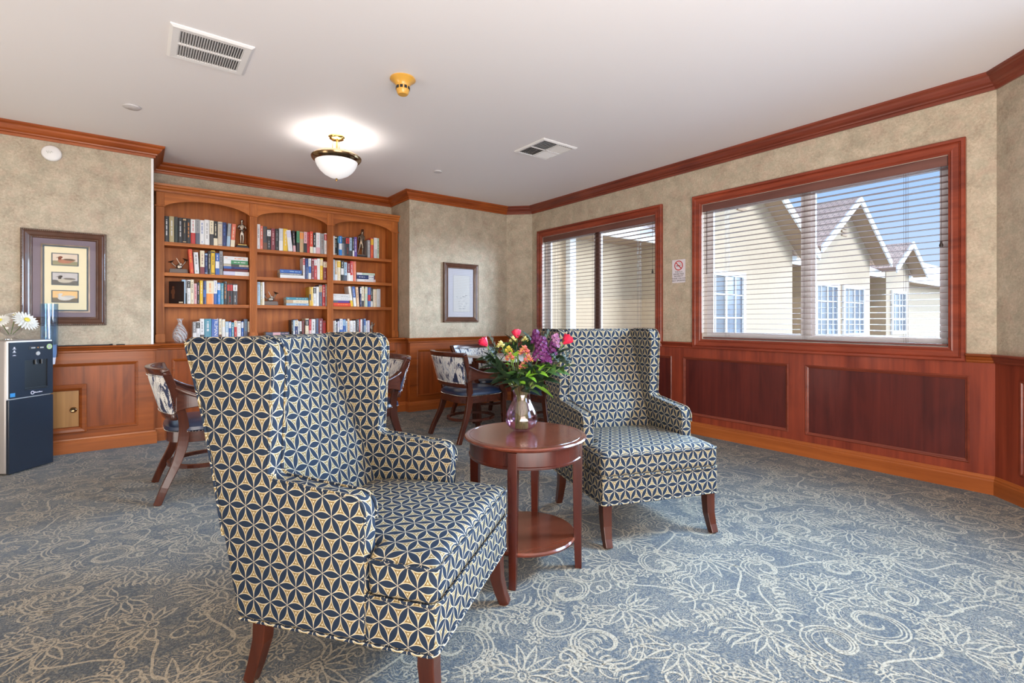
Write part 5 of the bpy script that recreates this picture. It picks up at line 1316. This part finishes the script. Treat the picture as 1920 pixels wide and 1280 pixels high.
for (u, v, d, R, lab) in ((940, 646, -.02, .020, 'cream bloom next to the rose on the bookcase side of the bouquet'), (962, 637, .0, .018, 'cream bloom just below the top rose'), (984, 637, .01, .018, 'cream bloom between the top rose and the purple stock')):
    alstro(P_px(u, v, d), R, M['cream_petal'], lab, .3)
# eryngium thistles
for (u, v, d, lab) in ((922, 664, -.01, 'blue grey sea holly at the bookcase side of the bouquet'), (912, 676, .01, 'small blue grey sea holly lowest on the bookcase side'), (1060, 672, -.01, 'blue grey sea holly against the far wing chair'), (1038, 669, -.04, 'blue grey sea holly under the lilac bloom')):
    p = P_px(u, v, d); e = flower_root('sea_holly', p, lab, 'sea holly in the bouquet'); add_stem(e, p, .0018); mb = MB()
    for c in ((0, 0, 0), (.022, .01, .018), (-.02, -.008, .012), (.004, -.02, -.018)):
        mb.sphere(c, .0065, 8, 6)
        for k in range(14):
            a = k * 2 * PI / 14; blade(mb, c, (math.cos(a), math.sin(a), rb.uniform(-.1, .9)), .030, .006, .1, 0, .3, 3)
    mb.build('thistle_heads', GREENS['blue'], e, fix=False)
# broad leaves: each sprig a stem with its leaves
sprigs = [(932, 690, -.02, 'dark', 6), (948, 700, -.05, 'dark', 6), (925, 675, .03, 'dark', 5), (968, 648, .0, 'dark', 6), (975, 690, -.06, 'mid', 5), (1000, 690, -.05, 'dark', 6), (1012, 690, -.06, 'bright', 5),
          (1030, 690, -.03, 'mid', 6), (1045, 665, .0, 'dark', 6), (1000, 645, .03, 'dark', 6), (945, 655, .02, 'mid', 5), (990, 705, -.07, 'bright', 4), (960, 672, -.045, 'bright', 4), (1050, 690, -.02, 'mid', 5), (1020, 705, .02, 'dark', 5), (950, 715, .03, 'dark', 5), (958, 708, -.07, 'dark', 7), (975, 716, -.06, 'dark', 6), (992, 716, -.05, 'dark', 6), (940, 700, .0, 'dark', 7), (1016, 712, -.03, 'dark', 6), (1028, 700, .03, 'dark', 7), (968, 700, -.08, 'mid', 5), (985, 696, .05, 'dark', 7)]
for i, (u, v, d, c, n) in enumerate(sprigs):
    p = P_px(u, v, d); e = thing('leafy_sprig', tuple(p), 0, '%s green leafy sprig, %s of the bouquet, %s' % (c if c != 'mid' else 'medium', 'bookcase side' if u < 955 else ('middle' if u < 1004 else 'window side'), 'high up' if v < 668 else ('halfway up' if v < 692 else 'low by the vase rim')), 'foliage', 'leafy sprigs in the bouquet'); add_stem(e, p)
    mb = MB(); out = (p - Vector((VX, VY, VZ + .16))); out.normalize()
    for k in range(n):
        a = 2 * PI * k / n + rb.uniform(-.3, .3); dr = out * 1.0 + Vector((RX * math.cos(a), RY * math.cos(a), .8 * math.sin(a))) * .95 + Vector((-DX, -DY, 0)) * rb.uniform(-.2, .5)
        blade(mb, -out * .022 * (k % 3), dr, rb.uniform(.062, .095) * (1.12 if c == 'dark' else .85), rb.uniform(.024, .036) * (1.25 if c == 'dark' else .8), rb.uniform(.2, .9), 0, .2, 7, rb.uniform(-.8, .8))
    mb.build('leaves', GREENS[c], e, fix=False)
p = P_px(1002, 722, -.03); e = thing('leafy_sprig', tuple(p), 0, 'single bright green leaf drooping over the vase rim toward the far wing chair', 'foliage', 'drooping leaf of the bouquet')
mb = MB(); blade(mb, (0, 0, 0), (RX, RY, -.35), .112, .030, .55, 0, .2, 9, -.7); mb.build('leaves', GREENS['bright'], e, fix=False); add_stem(e, p)
# fine feathery greens
for i, (u, v, d) in enumerate(((905, 638, .0), (918, 632, .02), (1010, 622, .02), (1030, 622, .03), (1066, 684, .0), (930, 688, .02), (1046, 634, .02))):
    p = P_px(u, v, d); e = thing('feathery_sprig', tuple(p), 0, ('blue grey' if i % 2 else 'green') + ' feathery sprig ' + ('on the bookcase side' if u < 955 else 'on the window side') + (' at the top' if v < 650 else ' low down') + ' of the bouquet', 'foliage', 'feathery sprigs in the bouquet'); add_stem(e, p, .0014); mb = MB()
    out = (p - Vector((VX, VY, VZ + .16))).normalized()
    for k in range(22):
        b = -out * .055 * k / 22; a = k * 2.4; blade(mb, b, out * 1.2 + Vector((math.cos(a), math.sin(a), .2)) * .8, .026, .0034, .1, 0, .1, 3)
    mb.build('needles', GREENS['blue'] if i % 2 else GREENS['mid'], e, fix=False)

# ------------------------------------------------------------------ outside: the neighbouring wing with its gables
M['stucco'] = plain('beige_stucco', srgb(178, 156, 130), .85, noise=.06); M['soffit'] = plain('soffit', srgb(160, 132, 106), .8); M['fascia'] = plain('white_fascia', srgb(226, 224, 222), .6)
M['shutter'] = plain('dark_shutter', srgb(58, 62, 72), .6); M['dark_glass'] = plain('reflecting_pane', srgb(96, 104, 118), .12, coat=.6)
def shingles():
    m = NM('roof_shingles'); v = m.coord('Object'); br = m.n('ShaderNodeTexBrick'); m.link(v, br.inputs['Vector'])
    br.inputs['Scale'].default_value = 4.0; br.inputs['Color1'].default_value = srgb(232, 204, 180); br.inputs['Color2'].default_value = srgb(208, 180, 158); br.inputs['Mortar'].default_value = srgb(158, 134, 120)
    br.inputs['Mortar Size'].default_value = .03; br.inputs['Row Height'].default_value = .5; m.color(br.outputs[0]); m.p(Roughness=.9); return m.mat
M['shingle'] = shingles()
def roof_panel(parent, p00, p10, p11, p01, name='roof_slope', th=.09):
    """p00-p10 along the eave, p01-p11 the ridge side; own local axes so the shingle courses follow the slope"""
    o = Vector(p00); X = (Vector(p10) - o).normalized(); Y = (Vector(p01) - o); Y = (Y - X * Y.dot(X)).normalized(); Z = X.cross(Y)
    Mx = Matrix((X, Y, Z)).transposed().to_4x4(); Mx.translation = o; I = Mx.inverted()
    q = [I @ Vector(p) for p in (p00, p10, p11, p01)]; mb = MB()
    mb.add([(v.x, v.y, 0) for v in q] + [(v.x, v.y, -th) for v in q], [(0, 1, 2, 3), (7, 6, 5, 4), (0, 4, 5, 1), (1, 5, 6, 2), (2, 6, 7, 3), (3, 7, 4, 0)])
    r = mb.build(name, M['shingle'], parent, fix=False); r.matrix_local = Mx if parent is None else parent.matrix_world.inverted() @ Mx; return r
bw = thing('neighbouring_wing', (0, 0, 0), 0, 'beige neighbouring wing with tan gabled roofs seen through the window blinds', 'building')
YF = 5.6
mb = MB(); mb.box(4.62, 60, YF, YF + .3, -.6, 2.55); mb.build('wall', M['stucco'], bw)
mb = MB(); mb.box(5.1, 60, YF - .55, YF, 2.42, 2.46); mb.build('soffit', M['soffit'], bw)
mb = MB(); mb.box(5.1, 60, YF - .60, YF - .55, 2.40, 2.60); mb.build('fascia', M['fascia'], bw)
roof_panel(bw, (5.0, YF - .6, 2.60), (60, YF - .6, 2.60), (60, 12.0, 5.9), (17.5, 12.0, 5.9))
mb = MB(); mb.box(5.30, 5.42, YF - .10, YF - .002, -.6, 2.42); mb.build('downpipe', M['fascia'], bw)
def gwindow(parent, x0, x1, z0, z1, y, shut, grid=True):
    mb = MB(); mb.rectframe(x0, x1, z0, z1, [(0, y), (0, y - .05), (.09, y - .05), (.09, y)]); xm = (x0 + x1) / 2
    mb.box(xm - .03, xm + .03, y - .04, y, z0, z1)
    if grid:
        for k in (1, 2): mb.box(x0, x1, y - .03, y - .005, z0 + (z1 - z0) * k / 3 - .012, z0 + (z1 - z0) * k / 3 + .012)
        for q in (.25, .75): mb.box(x0 + (x1 - x0) * q - .012, x0 + (x1 - x0) * q + .012, y - .03, y - .005, z0, z1)
    w = mb.build('window', M['fascia'], parent)
    mb = MB(); mb.box(x0 + .05, x1 - .05, y - .012, y - .006, z0 + .05, z1 - .05); mb.build('pane', M['dark_glass'], w)
    if shut:
        mb = MB(); mb.box(x0 + .1, xm - .04, y - .022, y - .014, z0 + .08, z1 - .08); mb.build('screen', M['shutter'], w)
def gable(xc, hw, yf, yb, ze, slope, wins, vent_):
    za = ze + hw * slope; ov = .38
    wallw = hw - .45
    mb = MB(); mb.prism([(xc - wallw, -.6), (xc + wallw, -.6), (xc + wallw, za - wallw * slope - .12), (xc, za - .12), (xc - wallw, za - wallw * slope - .12)], yf, YF + .1, 'y'); mb.build('gable_wall', M['stucco'], bw)
    for s in (-1, 1):
        e0 = (xc + s * hw, yf - ov, ze); e1 = (xc + s * hw, yb, ze); r1 = (xc, yb, za); r0 = (xc, yf - ov, za)
        (roof_panel(bw, e0, e1, r1, r0) if s > 0 else roof_panel(bw, e1, e0, r0, r1))
        mb = MB(); d = .16; mb.add([(xc + s * hw, yf - ov - .02, ze - d), (xc, yf - ov - .02, za - d), (xc, yf - ov - .02, za + .02), (xc + s * hw, yf - ov - .02, ze + .02)] + [(xc + s * hw, yf - ov + .02, ze - d), (xc, yf - ov + .02, za - d), (xc, yf - ov + .02, za + .02), (xc + s * hw, yf - ov + .02, ze + .02)],
                       [(0, 1, 2, 3), (7, 6, 5, 4), (0, 4, 5, 1), (1, 5, 6, 2), (2, 6, 7, 3), (3, 7, 4, 0)]); mb.build('bargeboard', M['fascia'], bw)
        mb = MB(); mb.add([(xc + s * hw, yf - ov, ze - .12), (xc, yf - ov, za - .12), (xc, yf, za - .12), (xc + s * hw, yf, ze - .12)], [(0, 1, 2, 3)]); mb.build('soffit', M['soffit'], bw, fix=False)
    if vent_:
        mb = MB()
        for k in range(7): mb.box(xc - .16, xc + .16, yf - .03, yf, za - .95 + k * .09, za - .90 + k * .09)
        mb.build('gable_louver', M['soffit'], bw)
    for (a, b, c, d, sh) in wins: gwindow(bw, a, b, c, d, yf, sh)
gable(9.35, 2.65, 4.95, 9.5, 2.62, .60, [(8.05, 9.45, .75, 2.05, True)], True)
gable(14.55, 2.35, 4.98, 9.5, 2.80, .62, [(12.75, 14.15, .70, 2.05, True), (14.45, 15.95, .70, 2.05, True)], True)
gable(18.9, 1.55, 4.98, 9.0, 2.66, .56, [(18.2, 19.6, .70, 2.05, True)], False)
roof_panel(bw, (24, 14, 2.9), (70, 14, 2.9), (70, 24, 8.8), (34, 24, 8.8))
mb = MB(); mb.box(4.75, 120, -40, 60, -.75, -.6); struct(mb.build('ground', plain('outdoor_paving', srgb(170, 164, 156), .9, noise=.1), fix=False))
